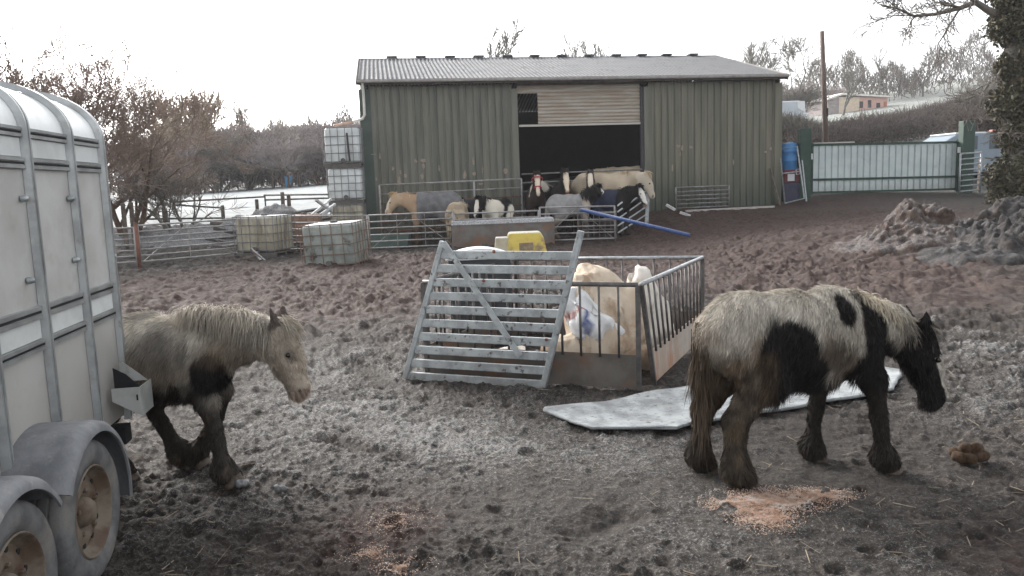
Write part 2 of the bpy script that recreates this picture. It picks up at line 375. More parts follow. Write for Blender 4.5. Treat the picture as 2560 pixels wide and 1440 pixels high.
def ground_mat():
    m = bpy.data.materials.new('frozen_mud'); m.use_nodes = True; nt = m.node_tree; L = nt.links; b = nt.nodes['Principled BSDF']
    a = _n(nt, 'ShaderNodeAttribute', attribute_name='Col'); sp = _n(nt, 'ShaderNodeSeparateColor'); L.new(a.outputs['Color'], sp.inputs[0])
    tc = _n(nt, 'ShaderNodeTexCoord')
    def noise(s, d=6, r=.65):
        n = _n(nt, 'ShaderNodeTexNoise'); n.inputs['Scale'].default_value = s; n.inputs['Detail'].default_value = d; n.inputs['Roughness'].default_value = r
        L.new(tc.outputs['Object'], n.inputs['Vector']); return n.outputs['Fac']
    def math_(op, x, y, z=None):
        q = _n(nt, 'ShaderNodeMath', operation=op)
        for i, v in enumerate((x, y, z)):
            if v is None: continue
            if isinstance(v, (int, float)): q.inputs[i].default_value = v
            else: L.new(v, q.inputs[i])
        return q.outputs[0]
    def ss(x, lo, hi):
        r = _n(nt, 'ShaderNodeMapRange', interpolation_type='SMOOTHSTEP'); r.inputs[1].default_value = lo; r.inputs[2].default_value = hi; L.new(x, r.inputs[0]); return r.outputs[0]
    def mix(f, p, q):
        x = _n(nt, 'ShaderNodeMix', data_type='RGBA')
        for i, v in ((0, f), (6, p), (7, q)):
            if isinstance(v, tuple): x.inputs[i].default_value = (*v, 1)
            else: L.new(v, x.inputs[i])
        return x.outputs[2]
    mud = mix(ss(noise(7), .35, .65), GMUD1, GMUD2)
    redc = mix(ss(noise(11), .4, .6), GRED1, GRED2)
    col = mix(ss(math_('ADD', sp.outputs[1], math_('MULTIPLY', math_('SUBTRACT', noise(16), .5), 1.1)), .15, .85), mud, redc)
    straw = ss(noise(95, 3), .64, .72)
    col = mix(math_('MULTIPLY', straw, .35), col, (.14, .11, .085))
    dk = ss(noise(6.5, 4, .7), .56, .68); col = mix(math_('MULTIPLY', dk, .8), col, (.008, .007, .0065))
    lt = ss(noise(10.5, 5, .75), .56, .64); col = mix(math_('MULTIPLY', lt, .55), col, (.082, .064, .053))
    f0 = math_('ADD', sp.outputs[0], math_('ADD', math_('MULTIPLY', math_('SUBTRACT', noise(55, 4, .7), .5), 1.15), math_('MULTIPLY', math_('SUBTRACT', noise(180, 2, .5), .5), .7)))
    ff = math_('MULTIPLY', ss(f0, .30, .72), .85)
    col = mix(ff, col, GFROST)
    fk = math_('MULTIPLY', ss(noise(75, 5, .8), .555, .625), math_('ADD', math_('MULTIPLY', sp.outputs[0], 1.1), .10)); col = mix(fk, col, (.33, .33, .33))
    pk = ss(noise(24, 5, .75), .575, .66); col = mix(math_('MULTIPLY', pk, .75), col, (.007, .006, .0055))
    grass = mix(ss(noise(1.2), .4, .65), (.29, .31, .31), (.17, .18, .16))
    grass = mix(ss(noise(14, 5, .7), .45, .7), grass, (.20, .20, .15))
    col = mix(sp.outputs[2], col, grass)
    L.new(col, b.inputs['Base Color']); b.inputs['Roughness'].default_value = .82; b.inputs['Specular IOR Level'].default_value = .35
    bp = _n(nt, 'ShaderNodeBump'); bp.inputs['Strength'].default_value = .95; bp.inputs['Distance'].default_value = .02
    L.new(math_('ADD', noise(48, 5, .7), math_('MULTIPLY', noise(140, 3), .5)), bp.inputs['Height']); L.new(bp.outputs[0], b.inputs['Normal'])
    return m
ground = build_ground()
# the white frosted paddock behind the yard
def build_field():
    xs = np.arange(-52, 1.6, .5); ys = np.arange(29, 72, .5)
    X, Y = np.meshgrid(xs, ys); x = X.ravel()+0; y = Y.ravel()
    y = y + (y < 29.2)*(.6*pn(x*.4, y*0+3.))
    z = gz_arr(x, y)+.05+.03*fbm(x*1.5, y*1.5, 3., 3)
    n = len(xs); i = np.arange(len(ys)-1)[:, None]*n+np.arange(n-1)[None]
    F = np.stack([i, i+1, i+n+1, i+n], -1).reshape(-1, 4)
    o = link('field', fastmesh('field', np.stack([x, y, z], 1), F, smooth=True), mat('frosted_grass', (.31, .335, .345), (.24, .262, .27), 1.2, .9, 0, .5, 18, c3=(.22, .235, .21), s3=9, t3=(.56, .72), detail=8))
    tag(o, kind='structure')
build_field()
# ------------------------------------------------------------------ trees
def tree_segments(seed, H, r0, levels=5, spread=.55, up=.25, kids=(3, 4), ratio=(.62, .8), lean=0, trunkfrac=.3, wob=.12, minr=.006, multi=1):
    rd = random.Random(seed); segs = []
    def grow(p, d, L, r, lev):
        n = 3 if lev > 1 else 4
        q = p; rr = r
        pts = [(q.copy(), rr)]
        for i in range(n):
            d2 = (d + Vector((rd.gauss(0, 1), rd.gauss(0, 1), rd.gauss(0, 1)))*wob + Vector((0, 0, up*.12))).normalized()
            q2 = q + d2*(L/n); r2 = max(minr*.6, r*(1-.42*(i+1)/n))
            segs.append((q.copy(), q2.copy(), rr, r2, lev)); q = q2; rr = r2; d = d2; pts.append((q.copy(), rr))
        if lev >= levels: return
        k = rd.randint(*kids) + (1 if lev >= levels-2 else 0)
        for j in range(k):
            t = rd.uniform(.35, 1.0) if lev > 0 else rd.uniform(trunkfrac, 1.0)
            if j == 0: t = 1.0
            a = min(int(t*n), n-1); pa, ra = pts[a]; pb, rb = pts[a+1]; f = t*n-a
            pp = pa.lerp(pb, f); pr = ra+(rb-ra)*f
            ax = d.orthogonal().normalized(); ax.rotate(Matrix.Rotation(rd.uniform(0, 2*math.pi), 3, d))
            ang = spread*rd.uniform(.55, 1.35)*(0.55 if j == 0 else 1)
            nd = (d*math.cos(ang)+ax*math.sin(ang)+Vector((0, 0, up*.35))).normalized()
            grow(pp, nd, L*rd.uniform(*ratio), max(minr, pr*rd.uniform(.55, .75)), lev+1)
    for k in range(multi):
        a = 2*math.pi*k/multi+rd.random(); tilt = 0 if multi == 1 else .35
        grow(Vector((0.1*math.cos(a)*(multi > 1), .1*math.sin(a)*(multi > 1), -.1)), Vector((lean+tilt*math.cos(a), tilt*math.sin(a), 1)).normalized(), H*.36, r0*(1 if multi == 1 else .7), 0)
    return segs
def seg_mesh(name, segs, sides, thick=1.0):
    A = np.array([s[0] for s in segs]); B = np.array([s[1] for s in segs]); ra = np.array([s[2] for s in segs])*thick; rb = np.array([s[3] for s in segs])*thick
    d = B-A; d /= np.linalg.norm(d, axis=1)[:, None]+1e-9
    ref = np.where(np.abs(d[:, 2:3]) < .9, [[0, 0, 1.]], [[1., 0, 0]]); x = np.cross(d, ref); x /= np.linalg.norm(x, axis=1)[:, None]; y = np.cross(d, x)
    V = np.zeros((len(segs), 2, sides, 3))
    for k in range(sides):
        t = 2*math.pi*k/sides; o = x*math.cos(t)+y*math.sin(t)
        V[:, 0, k] = A+o*ra[:, None]; V[:, 1, k] = B+o*rb[:, None]
    base = np.arange(len(segs))[:, None]*2*sides; F = []
    for k in range(sides):
        k2 = (k+1) % sides; F.append(np.concatenate([base+k, base+k2, base+sides+k2, base+sides+k], 1))
    return fastmesh(name, V.reshape(-1, 3), np.concatenate(F), smooth=True)
BARKS = {
 'red': mat('russet_twigs', (.19, .14, .115), (.27, .205, .165), 3, .9), 'redtrunk': mat('brown_bark', (.09, .055, .04), (.14, .10, .07), 5, .9, 0, .5, 25),
 'grey': mat('frosted_hazed_twigs', (.15, .14, .125), (.22, .205, .18), 2, .9), 'greytrunk': mat('grey_bark', (.10, .095, .085), (.16, .15, .13), 4, .9, 0, .5, 20),  # grey twigs paled for frost and for distance haze put into the colour
 'dark': mat('dark_twigs', (.11, .095, .085), (.17, .15, .13), 3, .9), 'pink': mat('hazed_mauve_twigs', (.25, .215, .21), (.33, .29, .28), 2, .9),  # mauve twigs lightened, with distance haze mixed into their colour
 'ivy': mat('ivy_leaf', (.040, .041, .019), (.085, .074, .038), 6, .6, c3=(.11, .08, .045), s3=3, t3=(.55, .7)), 'gold': mat('ochre_twigs', (.32, .26, .19), (.40, .34, .25), 2, .9),
}
PROTO = {}
def tree_proto(key, seed, H, r0, twig, trunk, thick=1.0, ivy=0, **kw):
    segs = tree_segments(seed, H, r0, **kw); top = max(s[1].z for s in segs)
    big = [s for s in segs if s[4] <= 1]; small = [s for s in segs if s[4] > 1]
    mt_ = seg_mesh('trunk', big, 7); mt_.materials.append(BARKS[trunk])
    mc = seg_mesh('crown', small, 3, thick); mc.materials.append(BARKS[twig])
    mi = None
    if ivy:
        P = []; 
        for s in big+[s for s in small if s[4] <= 2]:
            for _ in range(ivy):
                t = random.random(); p = s[0].lerp(s[1], t); P.append(p+Vector((random.gauss(0, 1), random.gauss(0, 1), random.gauss(0, 1)))*(s[2]*1.2+.12))
        mi = leaf_mesh('ivy', np.array([p[:] for p in P]), .17); mi.materials.append(BARKS['ivy'])
    top = sorted(s[1].z for s in segs)[int(len(segs)*.985)]; PROTO[key] = (mt_, mc, mi, top)
def leaf_mesh(name, P, size, seed=1):
    g = np.random.default_rng(seed); n = len(P); a = g.normal(size=(n, 3)); a /= np.linalg.norm(a, axis=1)[:, None]
    b = np.cross(a, g.normal(size=(n, 3))); b /= np.linalg.norm(b, axis=1)[:, None]; s = size*g.uniform(.5, 1.2, (n, 1))
    V = np.stack([P-a*s*.5, P+b*s*.33, P+a*s*.6, P-b*s*.33], 1).reshape(-1, 3)
    return fastmesh(name, V, np.arange(4*n).reshape(-1, 4))
def put_tree(key, name, label, x, y, H, rot=0, group='bare trees around the yard', zoff=0, sx=1.0):
    mt_, mc, mi, top = PROTO[key]; s = H/top
    o = thing(name, label, 'tree', (x, y, gz(x, y)-.05+zoff), rot, group); o.scale = (s*sx, s*sx, s)
    for nm, me in (('trunk', mt_), ('crown', mc), ('ivy', mi)):
        if me: c = bpy.data.objects.new(nm, me); COL.objects.link(c); c.parent = o
    return o
tree_proto('haw1', 11, 6, .16, 'red', 'redtrunk', 1.0, levels=6, spread=.70, up=.30, kids=(2, 4), ratio=(.62, .82), multi=3, minr=.008)
tree_proto('haw2', 12, 6, .14, 'red', 'redtrunk', 1.0, levels=6, spread=.72, up=.3, kids=(2, 4), ratio=(.62, .82), multi=3, minr=.008)
tree_proto('ash', 21, 14, .22, 'grey', 'greytrunk', 1.6, levels=5, spread=.5, up=.5, kids=(3, 4), ratio=(.6, .78), minr=.022)
tree_proto('ash2', 22, 14, .22, 'grey', 'greytrunk', 1.6, levels=5, spread=.55, up=.4, kids=(3, 4), ratio=(.6, .78), minr=.022)
tree_proto('oak', 23, 12, .25, 'grey', 'greytrunk', 1.6, levels=5, spread=.7, up=.2, kids=(3, 4), ratio=(.62, .78), minr=.022)
tree_proto('ivied', 24, 13, .26, 'dark', 'greytrunk', 1.6, ivy=40, levels=4, spread=.55, up=.4, kids=(3, 4), ratio=(.6, .78), minr=.022)
tree_proto('scrub', 25, 5, .10, 'pink', 'redtrunk', 1.0, levels=4, spread=.7, up=.3, kids=(4, 5), ratio=(.62, .85), multi=4, minr=.016)
tree_proto('scrub2', 26, 5, .10, 'grey', 'greytrunk', 1.0, levels=4, spread=.75, up=.3, kids=(4, 5), ratio=(.62, .85), multi=4, minr=.016)
tree_proto('golden', 27, 5, .10, 'gold', 'greytrunk', 1.6, levels=5, spread=.6, up=.4, kids=(3, 4), ratio=(.6, .8), multi=2, minr=.018)
def tree_px(key, name, label, px, py_top, Y, rot=0, sx=1.0, group='bare trees around the yard'):
    """stand a tree at the distance Y so that its top is as high as the photograph shows"""
    b = W(px, 450, Y); g = gz(b.x, Y); t = W(px, py_top, Y)
    return put_tree(key, name, label, b.x, Y, t.z-g, rot, group, sx=sx)
TL = [
 ('haw1','hawthorn_tree','big russet hawthorn rising behind the livestock trailer roof',40,45,26,0,1.5),
 ('haw2','hawthorn_tree','russet hawthorn with spreading branches beside the trailer front corner',315,165,25,1.3,1.15),
 ('haw1','hawthorn_tree','thick russet hawthorn filling the gap between the two taller hawthorns',185,125,28,2.2,1.4),
 ('golden','bare_tree','slim ochre bare tree standing alone on the paddock edge',505,235,62,.4,.75),
 ('golden','bare_tree','low ochre tree at the foot of the hazy wood, next to the slim one',430,300,64,2.,1.1),
 ('ash','bare_tree','pale rounded bare tree above the middle of the hazy treeline',620,265,78,0,1.0),
 ('ash2','bare_tree','pale bare tree next to the rounded one in the hazy treeline',690,285,80,1.,1.0),
 ('golden','bare_tree','small ochre tree peeping over the mauve thicket',745,310,76,3.,1.1),
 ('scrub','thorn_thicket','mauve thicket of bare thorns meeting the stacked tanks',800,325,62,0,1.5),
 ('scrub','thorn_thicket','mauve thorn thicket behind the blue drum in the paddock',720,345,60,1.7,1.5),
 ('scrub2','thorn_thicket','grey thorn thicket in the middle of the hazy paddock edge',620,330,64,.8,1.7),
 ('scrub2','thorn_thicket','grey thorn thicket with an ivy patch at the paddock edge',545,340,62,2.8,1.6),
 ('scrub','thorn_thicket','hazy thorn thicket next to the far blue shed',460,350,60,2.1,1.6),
 ('ash','bare_tree','fine pale treetop showing above the ridge of the barn, wider one',1200,80,62,.5,1.2),
 ('ash2','bare_tree','fine pale treetop showing above the ridge of the barn, narrower one',1460,92,64,2.0,1.0),
 ('ash2','bare_tree','pale bare tree just past the gable end of the barn',1880,100,75,.3,1.1),
 ('oak','bare_tree','broad bare tree immediately behind the leaning telegraph pole',1985,88,80,1.4,1.15),
 ('ash','bare_tree','tall bare tree right of the leaning telegraph pole',2105,125,92,2.2,1.1),
 ('ivied','ivied_tree','ivy covered tree with forked top behind the pink stable',2190,110,112,.9,.85),
 ('ivied','ivied_tree','ivy clad spreading tree beyond the right end of the stable',2300,130,115,2.4,1.0),
 ('oak','bare_tree','hazy bare tree between the ivy clad tree and the big ivied trunk',2390,150,110,.2,1.2),
 ('ash','bare_tree','slender hazy tree near the big ivied trunk on the hill',2450,165,95,3.3,1.0),
 ('scrub2','thorn_thicket','low grey thicket on the slope behind the white lorry cab',1985,215,70,1.1,1.6),
 ('scrub2','thorn_thicket','dark thorn bush at the top end of the long hedge',2450,205,52,.6,1.2),
 ('scrub','thorn_thicket','frosty thicket left of the pink stable',2040,215,105,.3,1.6),
 ('ivied','ivied_tree','short ivy clad tree directly above the stable roof',2125,175,118,4.0,1.0),
 ('oak','bare_tree','spreading bare tree filling the gap right of the stable',2240,160,125,5.0,1.2),
]
for key, nm, lab, px, py, Y, rot, sx in TL: tree_px(key, nm, lab, px, py, Y, rot, sx)
# far wood that closes the view behind everything: one hazy mass of twigs
def far_wood():
    g = np.random.default_rng(17); segs = []
    for az, r, h, n in ((-46, 84, 8.5, 1), ):
        pass
    P = []
    for k in range(30000):
        az = g.uniform(-48, 48); r = g.uniform(88, 105) if az < 4 else g.uniform(125, 150)
        x = r*math.sin(R(az)); y = r*math.cos(R(az)); hh = (5.2+1.8*math.sin(az*.9)+1.4*math.sin(az*2.7+1)) * (1.0 if az < 4 else .95)
        t = g.uniform(0, 1)**.8; P.append((x, y, t*hh))
    P = np.array(P); P[:, 2] += gz_arr(P[:, 0], P[:, 1])
    d = g.normal(size=P.shape)*[.45, .45, .9]; d[:, 2] = np.abs(d[:, 2])+.3; d /= np.linalg.norm(d, axis=1)[:, None]
    L = g.uniform(.5, 1.6, (len(P), 1)); segs = [(a, b, .06, .03, 3) for a, b in zip(P, P+d*L)]
    o = link('far_wood', seg_mesh('far_wood', segs, 3), BARKS['dark']); tag(o, 'hazy grey far wood closing the view behind the fields', 'woodland', None, 'stuff')
far_wood()
# long dark hedge beyond the gate, climbing the hill
def hedge(name, label, pts, h, w, n, twig, leafsize=.16, wob=.25, rad=.018, leaf='hedgeleaf', lscale=1.0):
    g = np.random.default_rng(len(name)+n); base = pts[0]
    o = thing(name, label, 'hedge', (base[0], base[1], gz(base[0], base[1])))
    A = np.array(pts, float); seg = np.linalg.norm(np.diff(A, axis=0), axis=1); cum = np.concatenate([[0], np.cumsum(seg)])
    t = g.uniform(0, cum[-1], n); i = np.clip(np.searchsorted(cum, t)-1, 0, len(seg)-1); f = (t-cum[i])/seg[i]
    xy = A[i]*(1-f[:, None])+A[i+1]*f[:, None]; xy = xy+g.normal(size=(n, 2))*w*.33
    hb = np.array(h)[i]*(1-f)+np.array(h)[i+1]*f if isinstance(h, list) else h
    hh = hb*(1+(.08 if isinstance(h, list) else wob)*pn(t*.5, t*0+3.)+.12*pn(t*1.9, t*0+8.)); z = g.uniform(0, 1, n)**.7*hh
    P = np.stack([xy[:, 0], xy[:, 1], gz_arr(xy[:, 0], xy[:, 1])+z], 1)-np.array([base[0], base[1], o.location.z])
    d = g.normal(size=P.shape)*[.6, .6, .8]; d[:, 2] = np.abs(d[:, 2]); d /= np.linalg.norm(d, axis=1)[:, None]
    L = g.uniform(.2, .7, (n, 1))*lscale; k = int(n*.75)
    link('twigs', seg_mesh('twigs', [(a, b, rad, rad*.35, 3) for a, b in zip(P[:k], (P+d*L)[:k])], 3), BARKS[twig], o)
    link('leaves', leaf_mesh('leaves', P[k:], leafsize), BARKS[leaf], o)
BARKS['hedgeleaf'] = mat('dark_hedge_leaf', (.075, .065, .055), (.13, .115, .10), 5, .8)
BARKS['hedget'] = mat('dark_hedge_twig', (.085, .07, .065), (.15, .125, .115), 3, .9)
hq = [(2020,352,39),(2110,322,41),(2200,300,44),(2300,283,48),(2390,262,53),(2480,235,58)]
hp = []; hh_ = []
for px, py, Y in hq:
    p = W(px, py, Y); hp.append((p.x, p.y)); hh_.append(max(.6, p.z-gz(p.x, p.y)))
hedge('long_hedge', 'long dark clipped hedge climbing the hill beyond the white gate', hp, hh_, 1.6, 26000, 'hedget')
hq = [(300,372,66),(400,352,67),(480,340,68),(560,332,69),(640,335,69),(720,335,68),(830,322,66),(905,318,66)]
hp = []; hh_ = []
for px, py, Y in hq:
    p = W(px, py, Y); hp.append((p.x, p.y)); hh_.append(max(.6, p.z-gz(p.x, p.y)))
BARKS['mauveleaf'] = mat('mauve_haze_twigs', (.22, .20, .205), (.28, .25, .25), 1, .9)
hs_ = [(1946,300,41),(1985,306,41),(2022,322,40)]
hp2 = []; hh2 = []
for px, py, Y in hs_:
    p = W(px, py, Y); hp2.append((p.x, p.y)); hh2.append(max(.6, p.z-gz(p.x, p.y)))
hedge('frosty_scrub', 'low frosty scrub under the white lorry between barn and telegraph pole', hp2, hh2, 1.0, 9000, 'grey', .12, leaf='mauveleaf')
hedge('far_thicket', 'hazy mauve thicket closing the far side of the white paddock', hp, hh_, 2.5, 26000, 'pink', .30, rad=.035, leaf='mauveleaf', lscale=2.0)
hp = [W(px, 400, Y) for px, Y in ((2420,34),(2500,33),(2600,32),(2760,30))]
hedge('roadside_hedge', 'dark overgrown hedge behind the parked van and the ivied trunk', [(p.x, p.y) for p in hp], 2.6, 1.8, 22000, 'hedget')
# ------------------------------------------------------------------ haze
def build_haze():
    zmax = 45; zmin = float(min(v[2] for v in (ground.data.vertices[i].co for i in range(0, len(ground.data.vertices), 7))))-1.5
    b = MB(); b.box((0, 0, (zmax+zmin)/2), (720, 720, zmax-zmin)); m = bpy.data.materials.new('winter_haze'); m.use_nodes = True; nt = m.node_tree
    nt.nodes.remove(nt.nodes['Principled BSDF']); v = _n(nt, 'ShaderNodeVolumePrincipled')
    v.inputs['Color'].default_value = (.93, .95, 1, 1); v.inputs['Density'].default_value = HAZE; v.inputs['Anisotropy'].default_value = .2
    nt.links.new(v.outputs[0], nt.nodes['Material Output'].inputs['Volume'])
    o = b.build('haze', m); tag(o, kind='stuff'); return o
if HAZE > 0: build_haze()
# ------------------------------------------------------------------ livestock trailer
ALU = mat('dirty_aluminium_panel', (.52, .52, .508), (.425, .42, .405), 3, .5, .15, .06, 30, c3=(.30, .27, .23), s3=4, t3=(.55, .85), mudz=(.45, 1.9, (.24, .215, .185), .8, .9))
GRP = mat('white_fibreglass_roof', (.86, .88, .88), (.78, .80, .80), 3, .35, 0, .03, 20, c3=(.55, .56, .54), s3=1.5, t3=(.5, .8))
RIBM = mat('galvanised_rib', (.40, .415, .42), (.28, .29, .295), 6, .38, .55, .05, 60, c3=(.22, .20, .18), s3=7, t3=(.58, .75))
GUARD = mat('scuffed_grey_plastic', (.13, .135, .145), (.20, .205, .215), 7, .6, 0, .15, 60, c3=(.27, .26, .25), s3=18, t3=(.58, .75), stretch=(1, 1, .5))
TYRE = mat('dusty_tyre_rubber', (.085, .085, .088), (.15, .15, .15), 9, .85, 0, .2, 70, c3=(.19, .175, .155), s3=5, t3=(.5, .75))
RIM = mat('rusty_cream_rim', (.165, .138, .108), (.10, .070, .050), 7, .7, 0, .15, 50, c3=(.09, .05, .036), s3=9, t3=(.58, .72), contrast=(.42, .62))
DARK = mat('matt_dark_rubber', (.02, .02, .022), None, rough=.9)  # even near-black shared by tyres, chassis, slots and grooves
def build_trailer():
    yaw = R(8.0); T0 = Vector((-2.147, 3.525, 0))
    d = Vector((-math.sin(yaw), math.cos(yaw), 0)); n = Vector((math.cos(yaw), math.sin(yaw), 0))
    t = thing('livestock_trailer', 'grey twin axle livestock trailer with ribbed sides and white roof', 'trailer', T0, yaw)
    Mi = Matrix.Rotation(-yaw, 4, 'Z') @ Matrix.Translation(-T0)
    def side(px, py): return Mi @ onplane(px, py, T0, n)
    yF = side(284, 700).y; zr = [side(*p).z for p in ((259,362),(262,422),(278,717),(284,781))]
    ribs = [yF-.03, side(175+12, 560).y, side(78, 560).y]
    sp = ribs[1]-ribs[2]; ribs += [ribs[2]-sp*k for k in (1, 2, 3, 4)]
    yB = ribs[-1]-.04; zb = .46; zc = zr[0]+.02
    Rr = .37; Rz = .245; wid = 1.8
    def prof(off=0.0, z0=zb, top=True):
        P = [(off, z0), (off, zc)]
        for k in range(1, 15):
            a = math.pi/2*k/14; P.append((-Rr+(Rr+off)*math.cos(a), zc+(Rz+off)*math.sin(a)))
        P.append((-wid/2, zc+Rz+off+.03))
        return P
    def shell(P, y0, y1, name, m, parent, both=True):
        b = MB(); Q = P+([(-wid-x, z) for x, z in reversed(P[:-1])] if both else [])
        V = [(x, y0, z) for x, z in Q]+[(x, y1, z) for x, z in Q]; k = len(Q)
        b.add(V, [(i, i+1, k+i+1, k+i) for i in range(k-1)])
        o = b.build(name, m, parent, smooth=True); o.data.set_sharp_from_angle(angle=R(40)); return o
    body = MB()
    for x in (0, -wid): body.box((x-.0+(-.012 if x == 0 else .012), (yB+yF)/2, (zb+zc)/2), (.024, yF-yB, zc-zb))
    body.box((-wid/2, yF-.012, (zb+zc)/2), (wid-.05, .024, zc-zb)); body.box((-wid/2, yB+.012, (zb+zc)/2), (wid-.05, .024, zc-zb))
    body.box((-wid/2, (yB+yF)/2, zb+.03), (wid-.05, yF-yB-.06, .05))
    body.build('body', ALU, t)
    P = prof(); roofp = P[1:]
    shell(roofp, yB, yF, 'roof', GRP, t)
    # curved end panels that close the roof
    for y in (yF-.006, yB+.006):
        b = MB(); Q = roofp+[(-wid-x, z) for x, z in reversed(roofp[:-1])]
        b.prism([(x, y, z) for x, z in Q], (0, -.01 if y > 0 else .01, 0)); b.build('roof_end', GRP, t)
    for y in ribs:
        b = MB(); V = []; F = []; w = .056
        for hgt, ww in ((.002, w), (.030, w*.72)):
            pass
        rows = [(-w/2, .002), (-w*.33, .032), (-w*.12, .032), (-w*.10, .026), (w*.10, .026), (w*.12, .032), (w*.33, .032), (w/2, .002)]
        k = None
        for dy, off in rows:
            Q = prof(off, zb-.03); Q = Q+[(-wid-x, z) for x, z in reversed(Q[:-1])]; k = len(Q)
            V += [(x, y+dy, z) for x, z in Q]
        for r_ in range(len(rows)-1):
            F += [(r_*k+i, r_*k+i+1, (r_+1)*k+i+1, (r_+1)*k+i) for i in range(k-1)]
        b.add(V, F); o = b.build('rib', RIBM, t, smooth=True); o.data.set_sharp_from_angle(angle=R(40))
    # horizontal rails between the ribs
    for z, hh in ((zr[0], .045), (zr[1], .05), (zr[2], .06), (zr[3], .05)):
        for i in range(len(ribs)-1):
            y1, y0 = ribs[i]-.034, ribs[i+1]+.034; ym = (y0+y1)/2; b = MB()
            b.box((.006, ym, z), (.011, y1-y0, hh)); b.box((.013, ym, z+hh*.32), (.012, y1-y0-.002, hh*.3)); b.box((.013, ym, z-hh*.32), (.012, y1-y0-.002, hh*.3))
            b.build('rail', RIBM, t)
            b = MB(); b.box((.0145, ym, z), (.005, y1-y0-.004, hh*.16)); b.build('rail_groove', DARK, t)
    # pale vent strip between the two upper rails
    VENT = mat('pale_vent_panel', (.62, .64, .64), (.52, .54, .53), 4, .45)
    for za, zb_ in ((zr[1]+.028, zr[0]-.026), (zr[3]+.028, zr[2]-.033)):
        for i in range(len(ribs)-1):
            y1, y0 = ribs[i]-.036, ribs[i+1]+.036; b = MB(); b.box((.003, (y0+y1)/2, (za+zb_)/2), (.006, y1-y0, abs(zb_-za))); b.build('vent_panel', VENT, t)
    for (px, py) in ((50,497),(168,497),(260,490),(66,702),(182,650),(275,640)):
        p = side(px, py); b = MB(); b.lathe([(0, .034), (.010, .032), (.014, .022), (.016, .006)], (0, p.y, p.z), (1, 0, 0), 10); b.build('bolt', GALV, t, smooth=True)
    p = side(125, 978); b = MB(); b.box((.004, p.y, p.z), (.008, .035, .085)); b.build('reflector', mat('orange_reflector', (.75, .12, .05), None, rough=.3), t, bevel=.003)
    # mudguards and wheels
    Rg = .405; ax = .325
    rr0 = ray(240, 1281); P_ = Mi @ (CAM+rr0*((.318-CAM.z)/rr0.z)); XO = P_.x-.09; YC = P_.y
    for k, (yc, a0, a1) in enumerate(((YC, -12, 148), (YC-.70, 32, 192))):
        b = MB(); V = []; F = []; N = 28
        sec = [(-.0, 0), (.20, 0), (.245, -.008), (.268, -.030), (.272, -.055), (.262, -.056), (.256, -.034), (.240, -.018), (.20, -.010), (0, -.010)]
        for i in range(N+1):
            a = R(a0+(a1-a0)*i/N)
            for x, dr in sec: V.append((x*(XO+.125)/.27, yc+(Rg+dr)*math.cos(a), ax+(Rg+dr)*math.sin(a)))
        m = len(sec)
        for i in range(N):
            for j in range(m): F.append((i*m+j, i*m+(j+1) % m, (i+1)*m+(j+1) % m, (i+1)*m+j))
        F += [tuple(range(m)), tuple(N*m+j for j in range(m))]
        b.add(V, F); o = b.build('mudguard', GUARD, t, smooth=True); o.data.set_sharp_from_angle(angle=R(50))
        w = bpy.data.objects.new('wheel', None); COL.objects.link(w); w.parent = t; w.location = (XO, yc, ax)
        rt = .318; b = MB()
        b.lathe([(.200, .072), (.215, .088), (.250, .098), (.285, .094), (.306, .080), (rt, .062), (rt, .03), (rt-.006, .027), (rt-.006, .02), (rt, .017), (rt, -.017), (rt-.006, -.02), (rt-.006, -.027), (rt, -.03), (rt, -.062), (.306, -.080), (.28, -.094), (.215, -.088), (.2, -.072)], (0, 0, 0), (1, 0, 0), 48)
        o = b.build('tyre', TYRE, w, smooth=True); o.data.set_sharp_from_angle(angle=R(40))
        b = MB(); b.lathe([(.206, .082), (.200, .088), (.193, .082), (.190, .060), (.176, .046), (.165, .034), (.150, .036), (.125, .050), (.105, .052), (.088, .046), (.070, .030), (.066, .030)], (0, 0, 0), (1, 0, 0), 40)
        o = b.build('rim', RIM, w, smooth=True); o.data.set_sharp_from_angle(angle=R(55))
        b = MB(); b.lathe([(.068, .028), (.062, .055), (.048, .075), (.030, .082), (0, .084)], (0, 0, 0), (1, 0, 0), 24); b.build('hub', RIM, w, smooth=True)
        for q in range(5):
            a = 2*math.pi*q/5+.3; c = (0.046, .098*math.cos(a), .098*math.sin(a)); b = MB(); b.lathe([(.012, 0), (.012, .016), (.006, .020), (0, .020)], c, (1, 0, 0), 6); b.build('wheel_nut', RIM, w)
        for q in range(10):
            a = 2*math.pi*q/10+.1; c = (0.039, .148*math.cos(a), .148*math.sin(a)); b = MB(); b.lathe([(.013, 0), (.013, .004), (0, .004)], c, (1, 0, 0), 8); b.build('rim_slot', DARK, w)
    # axle frame under the body
    b = MB(); b.box((-wid/2, YC-.35, .36), (wid-.1, 1.5, .10)); b.build('chassis', DARK, t)
    # folded bracket that stands out at the front corner
    p0 = side(232, 965); z1 = W(345, 965, 4.0).z; zlow = z1-.185; ext = .26; y0 = ribs[1]+.10; y1 = yF-.05
    BR = mat('grubby_galvanised_plate', (.47, .48, .47), (.36, .37, .36), 6, .45, .3, .05, 40, c3=(.25, .22, .19), s3=9, t3=(.58, .75))
    b = MB(); yb = yF-.30; P0 = Mi.inverted() @ Vector((0, yb, 0)); E_ = Mi @ onplane(347, 968, P0, d); ext = E_.x; z1 = E_.z; zlow = (Mi @ onplane(350, 1040, P0, d)).z+.03
    b.prism([(.034, yb, z1), (ext, yb, z1), (ext+.004, yb, zlow-.03), (.034, yb, zlow+.06)], (0, .006, 0))
    b.box((ext+.003, yb+.10, (z1+zlow-.03)/2), (.006, .19, z1-zlow+.03))
    b.build('bracket', BR, t)
